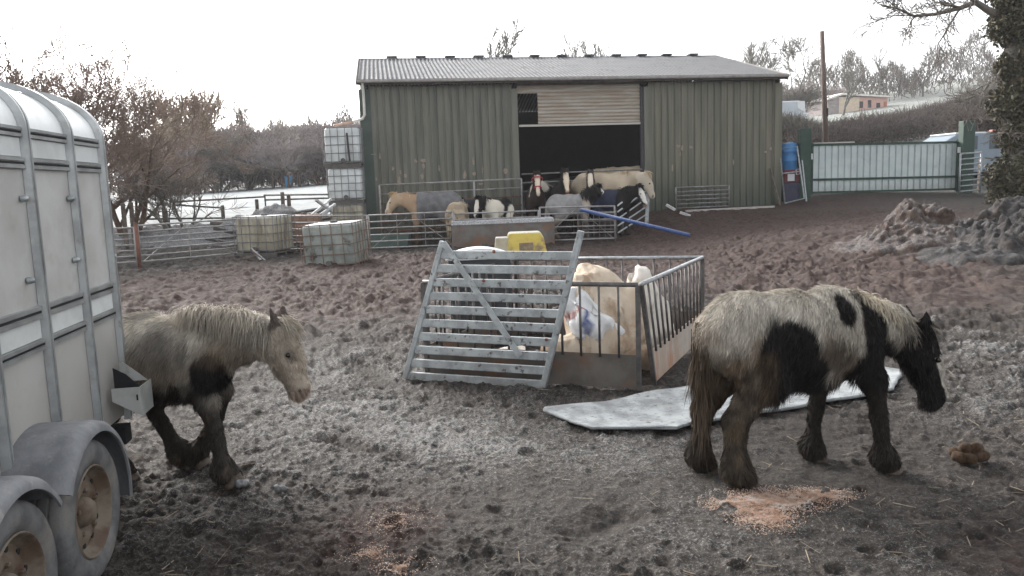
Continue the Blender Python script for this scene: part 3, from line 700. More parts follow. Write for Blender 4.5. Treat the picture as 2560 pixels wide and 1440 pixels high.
    b = MB(); b.prism([(.034, yb+.15, z1+.13), (.10, yb+.15, z1+.075), (ext, yb+.15, z1+.004), (.034, yb+.15, z1+.004)], (0, .006, 0)); b.build('bracket_gusset', BR, t)
    b = MB(); b.prism([(.034, yb+.05, z1+.105), (.10, yb+.05, z1+.065), (ext-.01, yb+.05, z1-.01), (.034, yb+.05, z1-.01)], (0, .004, 0)); b.build('bracket_gusset', DARK, t)
    b = MB(); b.box((ext-.012, yb-.003, (z1+zlow)/2+.01), (.008, .004, .032)); b.build('bolt_slot', DARK, t)
    b = MB(); b.box((-.3, yF-.10, zb-.10), (.66, .10, .10)); b.build('cross_member', DARK, t)
build_trailer()
# ------------------------------------------------------------------ feeder, leaning gate, sacks
FR = at(1598, 977); FL = at(1012, 940); FR.z = FL.z = 0
u = (FR-FL).normalized(); FL = FL+u*.235; SIDE = (FR-FL).length; v = Vector((-u.y, u.x, 0))
RR_ = at(1637, 962); RR_.z = 0; BR_ = W(1765, 870, 8.35); BR_.z = 0
rv = (BR_-RR_).normalized(); BL_ = FL+rv*2.02; BR_ = RR_+rv*2.02
FH = .87
FEEDSHEET = mat('galvanised_sheet_with_rust', (.17, .155, .14), (.11, .10, .09), 3, .5, .3, .05, 30, c3=(.20, .105, .065), s3=2.2, t3=(.52, .75))
FEEDSHEET2 = mat('rusty_pale_sheet', (.42, .38, .34), (.33, .24, .18), 3, .7, .1, .05, 30, c3=(.35, .17, .09), s3=2.6, t3=(.48, .66), stretch=(1, 1, .35))
STEELBAR = mat('bare_dark_steel_bar', (.085, .08, .08), (.14, .13, .125), 12, .5, .4, .05, 60)
SILVER = mat('pale_frosted_tube', (.34, .35, .36), (.22, .22, .22), 9, .45, .4, .05, 60, frost=.8)
feed = thing('ring_feeder', 'square steel hay feeder with upright bars holding cream sacks', 'hay feeder', (FL.x, FL.y, 0))
def feeder_side(A, B, nb, sheet, topmat, off=0, z0=.015, At=None, Bt=None):
    d = (B-A); L = d.length; d.normalize(); nrm = Vector((d.y, -d.x, 0)); up = Vector((0, 0, 1))
    At = (At or A)+up*FH; Bt = (Bt or B)+up*FH
    b = MB(); b.prism([A+up*z0, B+up*z0, B.lerp(Bt, .34)+up*.0, A.lerp(At, .34)], nrm*-.006); b.build('side_sheet', sheet, feed, world=True)
    b = MB(); b.tube(At, Bt, .019, n=10); b.build('top_rail', topmat, feed, smooth=True, world=True)
    for E, T in ((A, At), (B, Bt)):
        b = MB(); b.bar(E, E.lerp(T, .995), .036, .036, d); b.build('corner_post', STEELBAR, feed, world=True)
    for i in range(1, nb):
        p = A.lerp(B, i/nb)+nrm*.008; q = At.lerp(Bt, i/nb)+nrm*.008; b = MB(); b.tube(p.lerp(q, .31), p.lerp(q, .993), .0105, n=7); b.build('bar', STEELBAR, feed, smooth=True, world=True)
feeder_side(FL, FR, 12, FEEDSHEET, STEELBAR)
feeder_side(RR_, BR_, 14, FEEDSHEET2, SILVER, At=FR+v*.03+u*.02)
feeder_side(BL_, BR_, 12, FEEDSHEET, SILVER)
feeder_side(FL+v*.03, BL_-v*.03, 13, FEEDSHEET, STEELBAR)
# gate leaning on the feeder's front
_gn = Vector((u.y, -u.x, 0)); _gpn = (_gn+Vector((0, 0, .075))).normalized(); _gp0 = FL+_gn*.115
a0, a1, c0, c1 = [onplane(px, py, _gp0, _gpn) for px, py in ((1014,944),(1358,967),(1108,603),(1453,577))]
GATEM = mat('mud_stained_galvanised', (.40, .43, .44), (.27, .29, .30), 9, .5, .3, .1, 80, c3=(.10, .09, .08), s3=16, t3=(.58, .68), frost=.7, mudz=(.05, .55, (.12, .105, .09), .7, .5))
gt = thing('metal_gate', 'frosted ten bar metal gate leaning against the hay feeder', 'gate', (a0.x, a0.y, 0))
gn = -_gpn
def gp(s, t_): return (a0.lerp(a1, s)).lerp(c0.lerp(c1, s), t_)
for s, tt, m in ((0, (0, 1.0), 'stile'), (1, (-.01, 1.0), 'stile')):
    b = MB(); b.bar(gp(s, tt[0]), gp(s, tt[1]), .05, .05, gn); b.build(m, GATEM, gt, bevel=.006, world=True)
tl = [.015+.888*i/9 for i in range(10)]
for i, q in enumerate(tl):
    b = MB(); e0 = gp(.012, q+.0); e1 = gp(.988, q*.935 if i else q)
    b.bar(e0, e1, .034, .072, (c0-a0)); b.build('bar', GATEM, gt, bevel=.006, world=True)
b = MB(); b.bar(gp(.02, .99)-gn*.04, gp(.80, .20)-gn*.04, .05, .014, gn); b.build('brace', GATEM, gt, world=True)
for s, q in ((.42, .903), (.40, .706), (.95, .31)):
    p = gp(s, q)-gn*.022; b = MB(); b.lathe([(.014, 0), (.014, .010), (.006, .014), (0, .014)], p, -gn, 8); b.build('bolt', RUST, gt, world=True)
# sacks inside the feeder
def blob_thing(name, label, cat, prims, k, h, m, colf=None, amp=.02, sc=5, loc=None, group=None, seed=0, smooth=True):
    pts = np.array([list(p[0])+[max(p[2], p[3])] for p in prims]+[list(p[1])+[max(p[2], p[3])] for p in prims])
    lo = (pts[:, :3]-pts[:, 3:]).min(0)-.08; hi = (pts[:, :3]+pts[:, 3:]).max(0)+.08
    def f(X, Y, Z):
        s = None
        for a, b, ra, rb, ys in prims:
            q = rcone(X, Y, Z, a, b, ra, rb, ys); s = q if s is None else sminarr(s, q, k)
        fold = np.abs(pn(X*sc+seed, Y*sc, Z*sc*.7))*amp*2.2 + pn(X*sc*2.3, Y*sc*2.3+seed, Z*sc*2.3)*amp*.6
        return s+fold
    V, F = nets(f, lo, hi, h)
    c = loc if loc is not None else Vector((V[:, 0].mean(), V[:, 1].mean(), V[:, 2].min()))
    V0 = V-np.array(c[:])
    cols = colf(V) if colf else None
    o = link(name, fastmesh(name, V0, F, cols, smooth=smooth), m); o.location = c
    return tag(o, label, cat, group)
SACK = mat('cream_woven_sack', (.56, .48, .385), (.46, .375, .285), 3, .8, 0, .5, 14, c3=(.30, .21, .14), s3=5, t3=(.47, .66), stretch=(1, 1, .45))
SACKW = mat('white_woven_sack', (.64, .61, .56), (.54, .49, .43), 3, .75, 0, .5, 14, c3=(.52, .42, .32), s3=3, t3=(.6, .85))
SACKP = mat('printed_plastic_sack', (.7, .7, .7), (.66, .66, .66), 5, .5, 0, .1, 30, attr=True)
def sp_(px, py, Y): return W(px, py, Y)[:]
def sack(name_label, pix, depth, m, seed, colf=None):
    """pix: outline (px, py, Y); the sack bulges to either side of it"""
    import bmesh
    rd = random.Random(seed); bm = bmesh.new(); c = Vector((0, 0, 0)); n = len(pix)
    pts = [W(*p) for p in pix]
    for p in pts: c += p/n
    for p in pts: bm.verts.new(p+Vector((0, rd.uniform(-.04, .04), 0)))
    for k in range(26):
        i = rd.randrange(n); j = (i+rd.randint(1, n-1)) % n; p = pts[i].lerp(pts[j], rd.uniform(.15, .85)); p = p.lerp(c, rd.uniform(0, .35))
        bm.verts.new(p+Vector((0, rd.choice((-1, -1, 1))*depth*rd.uniform(.55, 1.1), 0)))
    r = bmesh.ops.convex_hull(bm, input=bm.verts); bmesh.ops.delete(bm, geom=[e for e in r['geom_interior'] if isinstance(e, bmesh.types.BMVert)], context='VERTS')
    bmesh.ops.subdivide_edges(bm, edges=bm.edges, cuts=5, use_grid_fill=True, smooth=.25)
    bmesh.ops.triangulate(bm, faces=bm.faces)
    me = bpy.data.meshes.new('sack'); bm.to_mesh(me); bm.free()
    V = np.array([v.co[:] for v in me.vertices]); N = np.array([v.normal[:] for v in me.vertices])
    w = V+.05*np.stack([pn(V[:, 0]*5+i, V[:, 1]*5, V[:, 2]*5) for i in range(3)], 1)
    cr = -np.abs(pn(w[:, 0]*4.5+seed, w[:, 1]*4.5, w[:, 2]*3.))*.10-np.abs(pn(w[:, 0]*8+w[:, 2]*3, w[:, 1]*8, w[:, 2]*2.+seed))*.10-np.abs(pn(w[:, 0]*10, w[:, 1]*10+seed, w[:, 2]*6.))*.05+.045
    V2 = V+N*cr[:, None]
    me.vertices.foreach_set('co', (V2-np.array([c.x, c.y, 0])).astype(np.float32).ravel()); me.update(); me.shade_smooth()
    if colf: setcol(me, colf(V))
    o = link('sack', me, m); o.location = (c.x, c.y, 0); return tag(o, name_label, 'sack', None)
sack('big cream bulk sack with a pointed corner standing up in the feeder', [(1468,655,7.3),(1508,712,7.25),(1592,722,7.2),(1612,790,7.1),(1600,905,6.95),(1500,920,6.95),(1412,860,7.05),(1425,700,7.25),(1432,682,7.3)], .24, SACK, 2)
sack('tall white sack with a rounded top against the feeder right side', [(1566,690,7.4),(1590,671,7.4),(1622,680,7.4),(1645,730,7.35),(1668,790,7.4),(1690,845,7.5),(1672,905,7.4),(1610,930,7.1),(1590,850,7.2),(1578,722,7.4)], .15, SACKW, 5)
def printcol(V):
    c = np.tile([.64, .65, .66], (len(V), 1))
    q = W(1432, 792, 6.78); r = np.hypot(V[:, 0]-q.x, V[:, 2]-q.z)+.018*pn(V[:, 0]*14, V[:, 2]*14); dz = V[:, 2]-q.z; dx = V[:, 0]-q.x; c[(np.abs(dz-.8*dx-.02+.02*pn(V[:, 0]*15, V[:, 2]*15)) < .032) & (r < .12)] = (.27, .07, .06)
    q = W(1468, 812, 6.78); m = (np.abs(V[:, 0]-q.x)+.4*np.abs(V[:, 2]-q.z)+.012*pn(V[:, 0]*20, V[:, 2]*20) < .055); c[m] = (.03, .06, .20)
    return c
sack('white plastic feed sack with a red and blue print, lying in the feeder', [(1405,735,7.0),(1440,715,7.0),(1480,755,6.95),(1540,800,6.9),(1562,845,6.9),(1500,872,6.9),(1430,840,6.92),(1408,800,6.95)], .14, SACKP, 9, printcol)
sack('crumpled cream sack slumped low along the feeder front', [(1345,860,6.95),(1430,835,6.9),(1500,868,6.85),(1600,850,6.95),(1650,900,7.0),(1655,950,6.95),(1500,955,6.85),(1360,945,6.9)], .15, SACK, 3)
sack('dirty white sack lying flat at the feeder middle behind the gate', [(1215,880,7.1),(1300,865,7.2),(1350,875,7.2),(1350,930,7.1),(1220,925,7.0)], .12, SACKW, 13)
# grey plastic bin behind the feeder's left side
b0 = W(1205, 850, 8.45); b0.z = 0
bn = thing('plastic_bin', 'tall slate grey plastic bin with a pale curved lid behind the metal gate', 'bin', b0, R(4))
BINM = mat('slate_plastic', (.035, .037, .042), (.05, .052, .057), 5, .5, 0, .05, 30, mudz=(0, .5, (.14, .125, .11), .6, .3))
b = MB(); wb, hb = .66, .93
V = []; 
for z, s in ((0, .92), (.05, .95), (hb-.06, 1.0), (hb, 1.0)):
    for sx, sy in ((-1,-1),(1,-1),(1,1),(-1,1)): V.append((sx*wb/2*s, sy*.28*s, z))
F = [(3,2,1,0)]+[(k*4+j, k*4+(j+1) % 4, k*4+4+(j+1) % 4, k*4+4+j) for k in range(3) for j in range(4)]
b.add(V, F); b.build('body', BINM, bn, bevel=.02)
b = MB(); P = []
for i in range(13):
    x = -wb/2-.02+(wb+.04)*i/12; P.append((x, -.30, hb+.012+.085*math.sin(math.pi*i/12)**.8))
b.prism(P+[(wb/2+.02, -.30, hb-.0), (-wb/2-.02, -.30, hb-.0)], (0, .60, 0)); b.build('lid', mat('pale_frosted_lid', (.45, .47, .49), (.32, .33, .34), 5, .6, frost=.9), bn)
b = MB()
for i in range(12):
    x0 = -wb/2-.03+(wb+.06)*i/12; x1 = -wb/2-.03+(wb+.06)*(i+1)/12
    b.bar((x0, -.312, hb+.02+.085*math.sin(math.pi*i/12)**.8), (x1, -.312, hb+.02+.085*math.sin(math.pi*(i+1)/12)**.8), .02, .03)
b.build('rim', mat('white_lid_rim', (.72, .74, .76), None, rough=.5), bn)
# ------------------------------------------------------------------ frosted rubber mat, litter, dung
def flat_patch(name, pix, thick, m, label=None, cat=None, wave=.012, res=.05, zoff=.03, kind=None):
    P = [at(*p) for p in pix]; P = [(p.x, p.y) for p in P]; rp = random.Random(3); Q_ = []
    for i in range(len(P)):
        a_, b_ = Vector(P[i]), Vector(P[(i+1) % len(P)]); n_ = max(1, int((b_-a_).length/.10))
        Q_ += [tuple(a_.lerp(b_, k/n_)+Vector((rp.gauss(0, .006), rp.gauss(0, .006)))) for k in range(n_)]
    P = Q_
    import bmesh
    from mathutils.geometry import tessellate_polygon
    xs = [p[0] for p in P]; ys = [p[1] for p in P]
    nx = int((max(xs)-min(xs))/res)+2; ny = int((max(ys)-min(ys))/res)+2
    # clip a grid to the polygon by scanning rows
    def span(y):
        X = []
        for i in range(len(P)):
            (x1, y1), (x2, y2) = P[i], P[(i+1) % len(P)]
            if (y1 <= y < y2) or (y2 <= y < y1): X.append(x1+(y-y1)/(y2-y1)*(x2-x1))
        return (min(X), max(X)) if len(X) >= 2 else None
    V = []; y0, y1 = min(ys)+1e-4, max(ys)-1e-4
    for j in range(ny+1):
        y = y0+(y1-y0)*j/ny; s = span(y)
        for i in range(nx+1):
            x = s[0]+(s[1]-s[0])*i/nx; V.append((x, y))
    V = np.array(V); z = gz_arr(V[:, 0], V[:, 1])+zoff+wave*pn(V[:, 0]*2.1, V[:, 1]*2.1, 5.)
    n = nx+1; i = np.arange(ny)[:, None]*n+np.arange(nx)[None]; F = np.stack([i, i+1, i+n+1, i+n], -1).reshape(-1, 4)
    c = Vector((V[:, 0].mean(), V[:, 1].mean(), 0)); VV = np.stack([V[:, 0]-c.x, V[:, 1]-c.y, z], 1)
    o = link(name, fastmesh(name, VV, F, smooth=True), m); o.location = c
    md = o.modifiers.new('thick', 'SOLIDIFY'); md.thickness = thick; md.offset = -1
    return tag(o, label, cat, None, kind)
MATM = mat('frosted_rubber_mat', (.35, .375, .385), (.19, .20, .208), 6, .85, 0, .6, 55, c3=(.10, .098, .092), s3=22, t3=(.56, .70), detail=8)
flat_patch('rubber_mat', [(1350,1036),(1478,1086),(1600,1087),(1692,1089),(1745,1068),(1900,1046),(2060,1020),(2232,985),(2256,938),(2180,926),(2050,926),(1900,944),(1750,975),(1560,1008)], .02, MATM, 'large frost white rubber mat lying on the mud behind the piebald pony', 'rubber mat', .024, zoff=.05)
# spilt shavings: many small chips lying on the mud
CHIP = mat('pinkish_wood_shavings', (.36, .235, .17), (.44, .33, .265), 14, .9, c3=(.48, .43, .40), s3=9, t3=(.5, .68))
def chips(name, label, blobs_, n, kind='stuff'):
    g = np.random.default_rng(n); P = []
    for (px, py, rx, ry, w) in blobs_:
        c = at(px, py); m = int(n*w); a = g.uniform(0, 2*math.pi, m); r = np.minimum(np.abs(g.normal(0, .5, m)), 1.3)
        P.append(np.stack([c.x+np.cos(a)*r*rx, c.y+np.sin(a)*r*ry], 1))
    P = np.concatenate(P); k = pn(P[:, 0]*7, P[:, 1]*7, 3.) > -.42; P = P[k]
    me = ground.data; import mathutils
    z = ground_z(P[:, 0], P[:, 1]); Q = np.stack([P[:, 0], P[:, 1], z+.006+.010*g.random(len(P))], 1)
    c = Q.mean(0); Q = Q-c
    nn = len(Q); a = g.normal(size=(nn, 3))*[1, 1, .35]; a /= np.linalg.norm(a, axis=1)[:, None]; b = np.cross(a, [0, 0, 1.]+g.normal(size=(nn, 3))*.3); b /= np.linalg.norm(b, axis=1)[:, None]
    s = g.uniform(.0016, .0042, (nn, 1)); V = np.stack([Q-a*s-b*s*.4, Q+a*s-b*s*.4, Q+a*s+b*s*.4, Q-a*s+b*s*.4], 1).reshape(-1, 3)
    o = link(name, fastmesh(name, V, np.arange(4*nn).reshape(-1, 4)), CHIP); o.location = c; return tag(o, label, None, None, kind)
_dg = bpy.context.evaluated_depsgraph_get
from mathutils.bvhtree import BVHTree
_bv = BVHTree.FromObject(ground, bpy.context.evaluated_depsgraph_get())
def ground_z(x, y):
    out = np.zeros(len(x))
    for i in range(len(x)):
        h = _bv.ray_cast(Vector((x[i], y[i], 30)), Vector((0, 0, -1))); out[i] = h[0].z if h[0] is not None else 0
    return out
chips('wood_shavings', 'pinkish shavings spilt on the mud in front of the piebald pony', [(1925,1258,.29,.17,.5),(1910,1298,.15,.15,.22),(2040,1245,.20,.10,.17),(1835,1272,.14,.10,.11)], 45000)
chips('wood_shavings', 'thin trail of pale shavings scattered across the near mud', [(985,1310,.20,.20,.4),(930,1390,.16,.12,.25),(1000,1420,.15,.1,.35)], 3000)
def straw():
    g = np.random.default_rng(12); n = 2600; r = 2.6+12*g.random(n)**1.2; a = g.uniform(-.70, .70, n); P = np.stack([r*np.sin(a), r*np.cos(a)], 1)
    P = P[pn(P[:, 0]*.9, P[:, 1]*.9, 9.) > -.1]; n = len(P); z = ground_z(P[:, 0], P[:, 1]); Q = np.stack([P[:, 0], P[:, 1], z+.008], 1)
    t = g.uniform(0, 6.28, n); dd = np.stack([np.cos(t), np.sin(t), g.normal(0, .12, n)], 1); sd = np.stack([-np.sin(t), np.cos(t), g.normal(0, .4, n)], 1); L = g.uniform(.015, .065, (n, 1)); w = .0022
    V = np.stack([Q-dd*L-sd*w, Q+dd*L-sd*w, Q+dd*L+sd*w, Q-dd*L+sd*w], 1).reshape(-1, 3)
    o = link('straw_litter', fastmesh('straw_litter', V, np.arange(4*n).reshape(-1, 4)), mat('trodden_straw', (.24, .20, .15), (.11, .085, .06), 4, .9)); tag(o, 'bits of trodden straw scattered over the mud', None, None, 'stuff')
straw()
def dung():
    p = at(2424, 1160); g = random.Random(4); prims = []
    for (dx, dy, dz) in ((-.07,-.02,.04),(-.02,-.04,.035),(.04,-.02,.04),(.08,0,.035),(-.05,.03,.05),(.01,.02,.075),(.06,.04,.06),(-.03,0,.085),(.03,.0,.085)):
        c = (p.x+dx, p.y+dy, p.z+dz+.01); prims.append((c, (c[0]+g.uniform(-.02,.02), c[1]+.01, c[2]), .036, .033, 1.0))
    blob_thing('dung_pile', 'brown heap of horse droppings on the frosty mud', 'droppings', prims, .006, .006, mat('brown_dung', (.060, .036, .020), (.032, .018, .010), 30, .9, 0, .4, 90), amp=.004, sc=22)
dung()
# loose frozen clods
CLOD = mat('frosted_clod', (.15, .155, .16), (.06, .055, .05), 22, .9, 0, .5, 60, frost=.35)
for i, (px, py, r, lab) in enumerate(((606,1219,.045,'pale frosted clod beside the grey pony front hoof'),(700,1230,.04,'small grey clod in the mud right of the grey pony hooves'))):
    p = at(px, py); blob_thing('clod', lab, 'mud clod', [((p.x-.3*r, p.y, p.z+.4*r), (p.x+.4*r, p.y, p.z+.4*r), r*.8, r*.7, 1)], r*.3, r*.18, CLOD, amp=r*.3, sc=.5/r, group='loose clods of frozen mud', seed=i)
# ------------------------------------------------------------------ manure heaps
HEAP = mat('frosted_manure', (.030, .019, .0145), (.085, .062, .050), 7, .95, 0, .7, 30, c3=(.05, .026, .018), s3=3, t3=(.5, .65), frost=.14, detail=8)
HEAP2 = mat('frosted_dark_manure', (.014, .0125, .012), (.060, .054, .052), 7, .95, 0, .7, 30, c3=(.045, .028, .02), s3=3, t3=(.55, .7), frost=.05, detail=8)
def heap(name, label, lumps, m, res=.024, amp=.13, seed=0):
    x0 = min(l[0]-l[3]*2.2 for l in lumps); x1 = max(l[0]+l[3]*2.2 for l in lumps); y0 = min(l[1]-l[3]*2.2 for l in lumps); y1 = max(l[1]+l[3]*2.2 for l in lumps)
    xs = np.arange(x0, x1, res); ys = np.arange(y0, y1, res); X, Y = np.meshgrid(xs, ys); x = X.ravel(); y = Y.ravel(); h = np.zeros_like(x)
    wx = x+.15*pn(x*2, y*2, 1.+seed); wy = y+.15*pn(x*2, y*2, 5.+seed)
    for lx, ly, lh, lr in lumps: h = np.maximum(h, lh*np.exp(-(((wx-lx)**2+(wy-ly)**2)/(lr*lr))**1.25))+.12*lh*np.exp(-((wx-lx)**2+(wy-ly)**2)/(lr*lr))
    g = np.random.default_rng(seed+2); w_ = h.copy()
    if amp > .1:
        ii = g.choice(np.nonzero(w_ > .05)[0], 220)
        for i_ in ii:
            r_ = g.uniform(.07, .22); h = np.maximum(h, (w_[i_]*.97+g.uniform(.0, .05))*np.exp(-(((wx-x[i_])**2+(wy-y[i_])**2)/(r_*r_*1.7))**2))
    q = sstep(.03, .25, h)
    h2 = h+q*(amp*(1-2*np.abs(fbm(x*2.2, y*2.2, 3.+seed, 4)))*.7+.09*fbm(x*5, y*5, 9.+seed, 3)+.11*np.maximum(0, pn(x*8, y*8, 2.))-.10*np.maximum(0, pn(x*6.5, y*6.5, 12.)-.1)+.03*pn(x*19, y*19, 4.))-.10*(1-sstep(0.0, .10, h))
    z = gz_arr(x, y)+h2; n = len(xs); i = np.arange(len(ys)-1)[:, None]*n+np.arange(n-1)[None]; F = np.stack([i, i+1, i+n+1, i+n], -1).reshape(-1, 4)
    F = F[(h[F] > .015).any(1)]
    used = np.unique(F); rm = np.full(len(x), -1); rm[used] = np.arange(len(used)); c = np.array([lumps[0][0], lumps[0][1], 0])
    o = link(name, fastmesh(name, np.stack([x, y, z], 1)[used]-c, rm[F], smooth=True), m); o.location = c
    return tag(o, label, 'manure heap', 'manure heaps at the yard edge')
def hl(px, py, Y, h, r): p = W(px, py, Y); return (p.x, Y, h, r)
heap('manure_heap', 'smaller frosted manure heap with a straw coloured crest', [hl(2262,560,14.6,.52,.42), hl(2325,560,14.8,.46,.45), hl(2215,600,14.0,.16,.6), hl(2395,600,14.6,.20,.6), hl(2310,610,13.9,.24,.7)], HEAP, seed=0)
heap('manure_heap', 'larger dark manure heap covered in white frost beside the fence', [hl(2530,540,14.0,.50,.62), hl(2640,540,14.0,.60,.9), hl(2480,590,13.4,.26,.7), hl(2560,620,12.6,.30,.8), hl(2440,630,12.4,.13,.7), hl(2720,600,13,.6,.9)], HEAP2, seed=4)
# ------------------------------------------------------------------ barn
BL = W(913, 470, 25.2); BRt = W(1950, 470, 27.45); BL.z = BRt.z = 0
bx = (BRt-BL); BLEN = bx.length; bx.normalize(); by = Vector((-bx.y, bx.x, 0)); BYAW = math.atan2(bx.y, bx.x)
ZE = W(930, 207, 25.25).z; ZFLOOR = .0
MBn = (Matrix.Translation(BL) @ Matrix.Rotation(BYAW, 4, 'Z')).inverted()
def bw(px, py): return MBn @ onplane(px, py, BL, by)      # point on the front wall, in barn coordinates
GREEN = mat('faded_green_cladding', (.147, .146, .121), (.093, .099, .082), 1.2, .55, 0, .05, 20, c3=(.19, .165, .125), s3=1.1, t3=(.55, .75), mudz=(.35, 2.3, (.060, .054, .042), .85, 1.6), stretch=(3, 3, .25), detail=7)
GREENR = mat('green_cladding_stained_low', (.160, .152, .118), (.105, .108, .083), 1.2, .55, 0, .05, 20, c3=(.18, .155, .12), s3=1.1, t3=(.55, .75), mudz=(1.0, 3.1, (.048, .060, .046), .9, 1.2), stretch=(3, 3, .25), detail=7)
DGREEN = mat('dark_green_trim', (.040, .060, .050), (.055, .075, .060), 3, .5, 0, .05, 30)
ROOFM = mat('frosted_fibre_cement', (.20, .215, .235), (.27, .28, .30), 2.0, .85, 0, .2, 40, c3=(.40, .42, .44), s3=6, t3=(.5, .72), stretch=(1, .3, 1))
ROOFC = mat('frosted_corrugated_roof', (.2, .2, .2), (.15, .154, .165), 1.2, .85, 0, .2, 40, attr=True, c3=(.095, .098, .105), s3=2.5, t3=(.5, .75))
INNER = mat('unlit_barn_black', (.010, .010, .013), (.007, .007, .009), 2, .9)  # near-black wall colour puts the darkness of the unlit interior into the paint
GUT = mat('grey_gutter', (.30, .29, .28), (.22, .20, .19), 5, .6)
barn = thing('barn', 'large green metal clad barn with a half raised roller shutter', 'barn', BL, BYAW)
DEP = 11.0
uD0, uD1 = bw(1298, 400).x, bw(1611, 400).x
def cladding(name, x0, x1, z0, z1, m, y=0.0, pitch=.236, depth=.034, flip=False):
    V = []; x = x0; rows = []
    while x < x1-1e-6:
        for dx, dy in ((0, 0), (.145, 0), (.165, depth), (.216, depth)):
            if x+dx <= x1: rows.append((x+dx, y+dy))
        x += pitch
    rows.append((x1, y)); zz = [z0, z1]; k = len(rows)
    for z in zz: V += [(a, c, z) for a, c in rows]
    b = MB(); b.add(V, [(i, i+1, k+i+1, k+i) for i in range(k-1)]); return b.build(name, m, barn)
cladding('wall_cladding', .30, uD0-.18, -.2, ZE-.10, GREEN)
cladding('wall_cladding', uD1+.16, BLEN-.22, .2, ZE-.10, GREENR)
for x0, x1, m in ((-.03, .32, DGREEN), (BLEN-.24, BLEN+.03, GREENR)):
    b = MB(); b.box(((x0+x1)/2, -.022, ZE/2-.2), (x1-x0, .04, ZE)); b.build('corner_trim', m, barn)
for x0, x1 in ((uD0-.20, uD0), (uD1, uD1+.18)):
    b = MB(); b.box(((x0+x1)/2, -.02+.08, ZE/2-.12), (x1-x0, .20, ZE-.26)); b.build('door_jamb', GREEN, barn)
# gable and back walls, interior
b = MB(); V = [(0, .06, -.3), (0, DEP, -.3), (0, DEP, ZE), (0, DEP/2, ZE+DEP/2*.26), (0, .06, ZE)]; b.prism([(x+.02, y, z) for x, y, z in V], (.04, 0, 0)); b.build('gable_wall', GREEN, barn)
b = MB(); b.prism([(BLEN-.02, y, z) for x, y, z in V], (-.04, 0, 0)); b.build('gable_wall', GREENR, barn)
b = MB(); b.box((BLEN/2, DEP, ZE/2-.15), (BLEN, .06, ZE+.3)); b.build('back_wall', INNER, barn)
# roof: corrugated front and back slope
PR = .27; ZR = ZE+.10; NSEG = 8
def roof_slope(y0, y1, z0, z1, name):
    n = int((BLEN+.2)/.0365); xs = np.linspace(-.08, BLEN+.08, n+1); h = .040*np.cos(xs/.146*2*math.pi); ts = np.linspace(0, 1, NSEG)
    V = np.array([(x, y0+(y1-y0)*t, z0+(z1-z0)*t+hh+.006*math.floor(t*3.01)) for t in ts for x, hh in zip(xs, h)])
    k = n+1; i = np.arange(NSEG-1)[:, None]*k+np.arange(n)[None]; F = np.stack([i, i+1, i+k+1, i+k], -1).reshape(-1, 4)
    if y1 < y0: F = F[:, ::-1]
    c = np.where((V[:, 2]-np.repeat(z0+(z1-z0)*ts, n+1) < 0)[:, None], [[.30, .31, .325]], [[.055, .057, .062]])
    o = link(name, fastmesh(name, V, F, c, smooth=True), ROOFC, barn); return o
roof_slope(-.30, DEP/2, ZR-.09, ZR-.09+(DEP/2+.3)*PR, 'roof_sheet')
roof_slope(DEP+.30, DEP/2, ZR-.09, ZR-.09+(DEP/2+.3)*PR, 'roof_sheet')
ZRIDGE = ZR-.09+(DEP/2+.3)*PR
b = MB(); 
for k in range(1): b.path([(-.08, DEP/2, ZRIDGE+.0), (BLEN+.08, DEP/2, ZRIDGE+.0)], .06, 10)
b.build('ridge_cap', ROOFM, barn, smooth=True)
VENTM = mat('dark_ridge_vent', (.07, .07, .072), (.12, .12, .12), 8, .8, frost=.3)
for px in (980,1052,1125,1196,1268,1336,1404,1472,1540,1604,1666,1732):
    p = MBn @ onplane(px, 150, BL+by*DEP/2, by); b = MB(); b.box((p.x, DEP/2, ZRIDGE+.085), (.40, .32, .07)); b.build('ridge_vent', VENTM, barn, bevel=.02)
# verge, gutter and downpipe
b = MB(); b.box((BLEN/2+.0, -.37, ZE+.0), (BLEN+.2, .11, .085)); b.build('gutter', GUT, barn, bevel=.02)
b = MB(); b.box((BLEN/2, -.285, ZE-.015), (BLEN+.12, .03, .17)); b.build('fascia', mat('dark_fascia', (.055, .045, .04), (.10, .08, .07), 4, .7), barn)
for x in (-.09, BLEN+.09):
    b = MB(); L0 = Vector((x, -.32, ZR-.13)); L1 = Vector((x, DEP/2, ZRIDGE-.05)); b.bar(L0, L1, .035, .20); b.build('verge_board', GUT, barn)
PIPE = mat('white_downpipe', (.62, .61, .58), (.52, .50, .46), 3, .5)
b = MB(); zt = ZE-.02; zk = bw(928, 297).z; b.path([(.10, -.34, zt), (.12, -.10, zt-.22), (.12, -.09, zk+.12), (.05, -.11, zk), (-.25, -.14, zk-.10)], .045, 10); b.build('downpipe', PIPE, barn, smooth=True)
b = MB(); b.path([(-.22, -.14, zk-.10), (-.85, -.20, zk-.20)], .036, 8); b.build('downpipe', mat('rusty_overflow_pipe', (.42, .26, .18), (.5, .36, .28), 6, .7), barn, smooth=True)
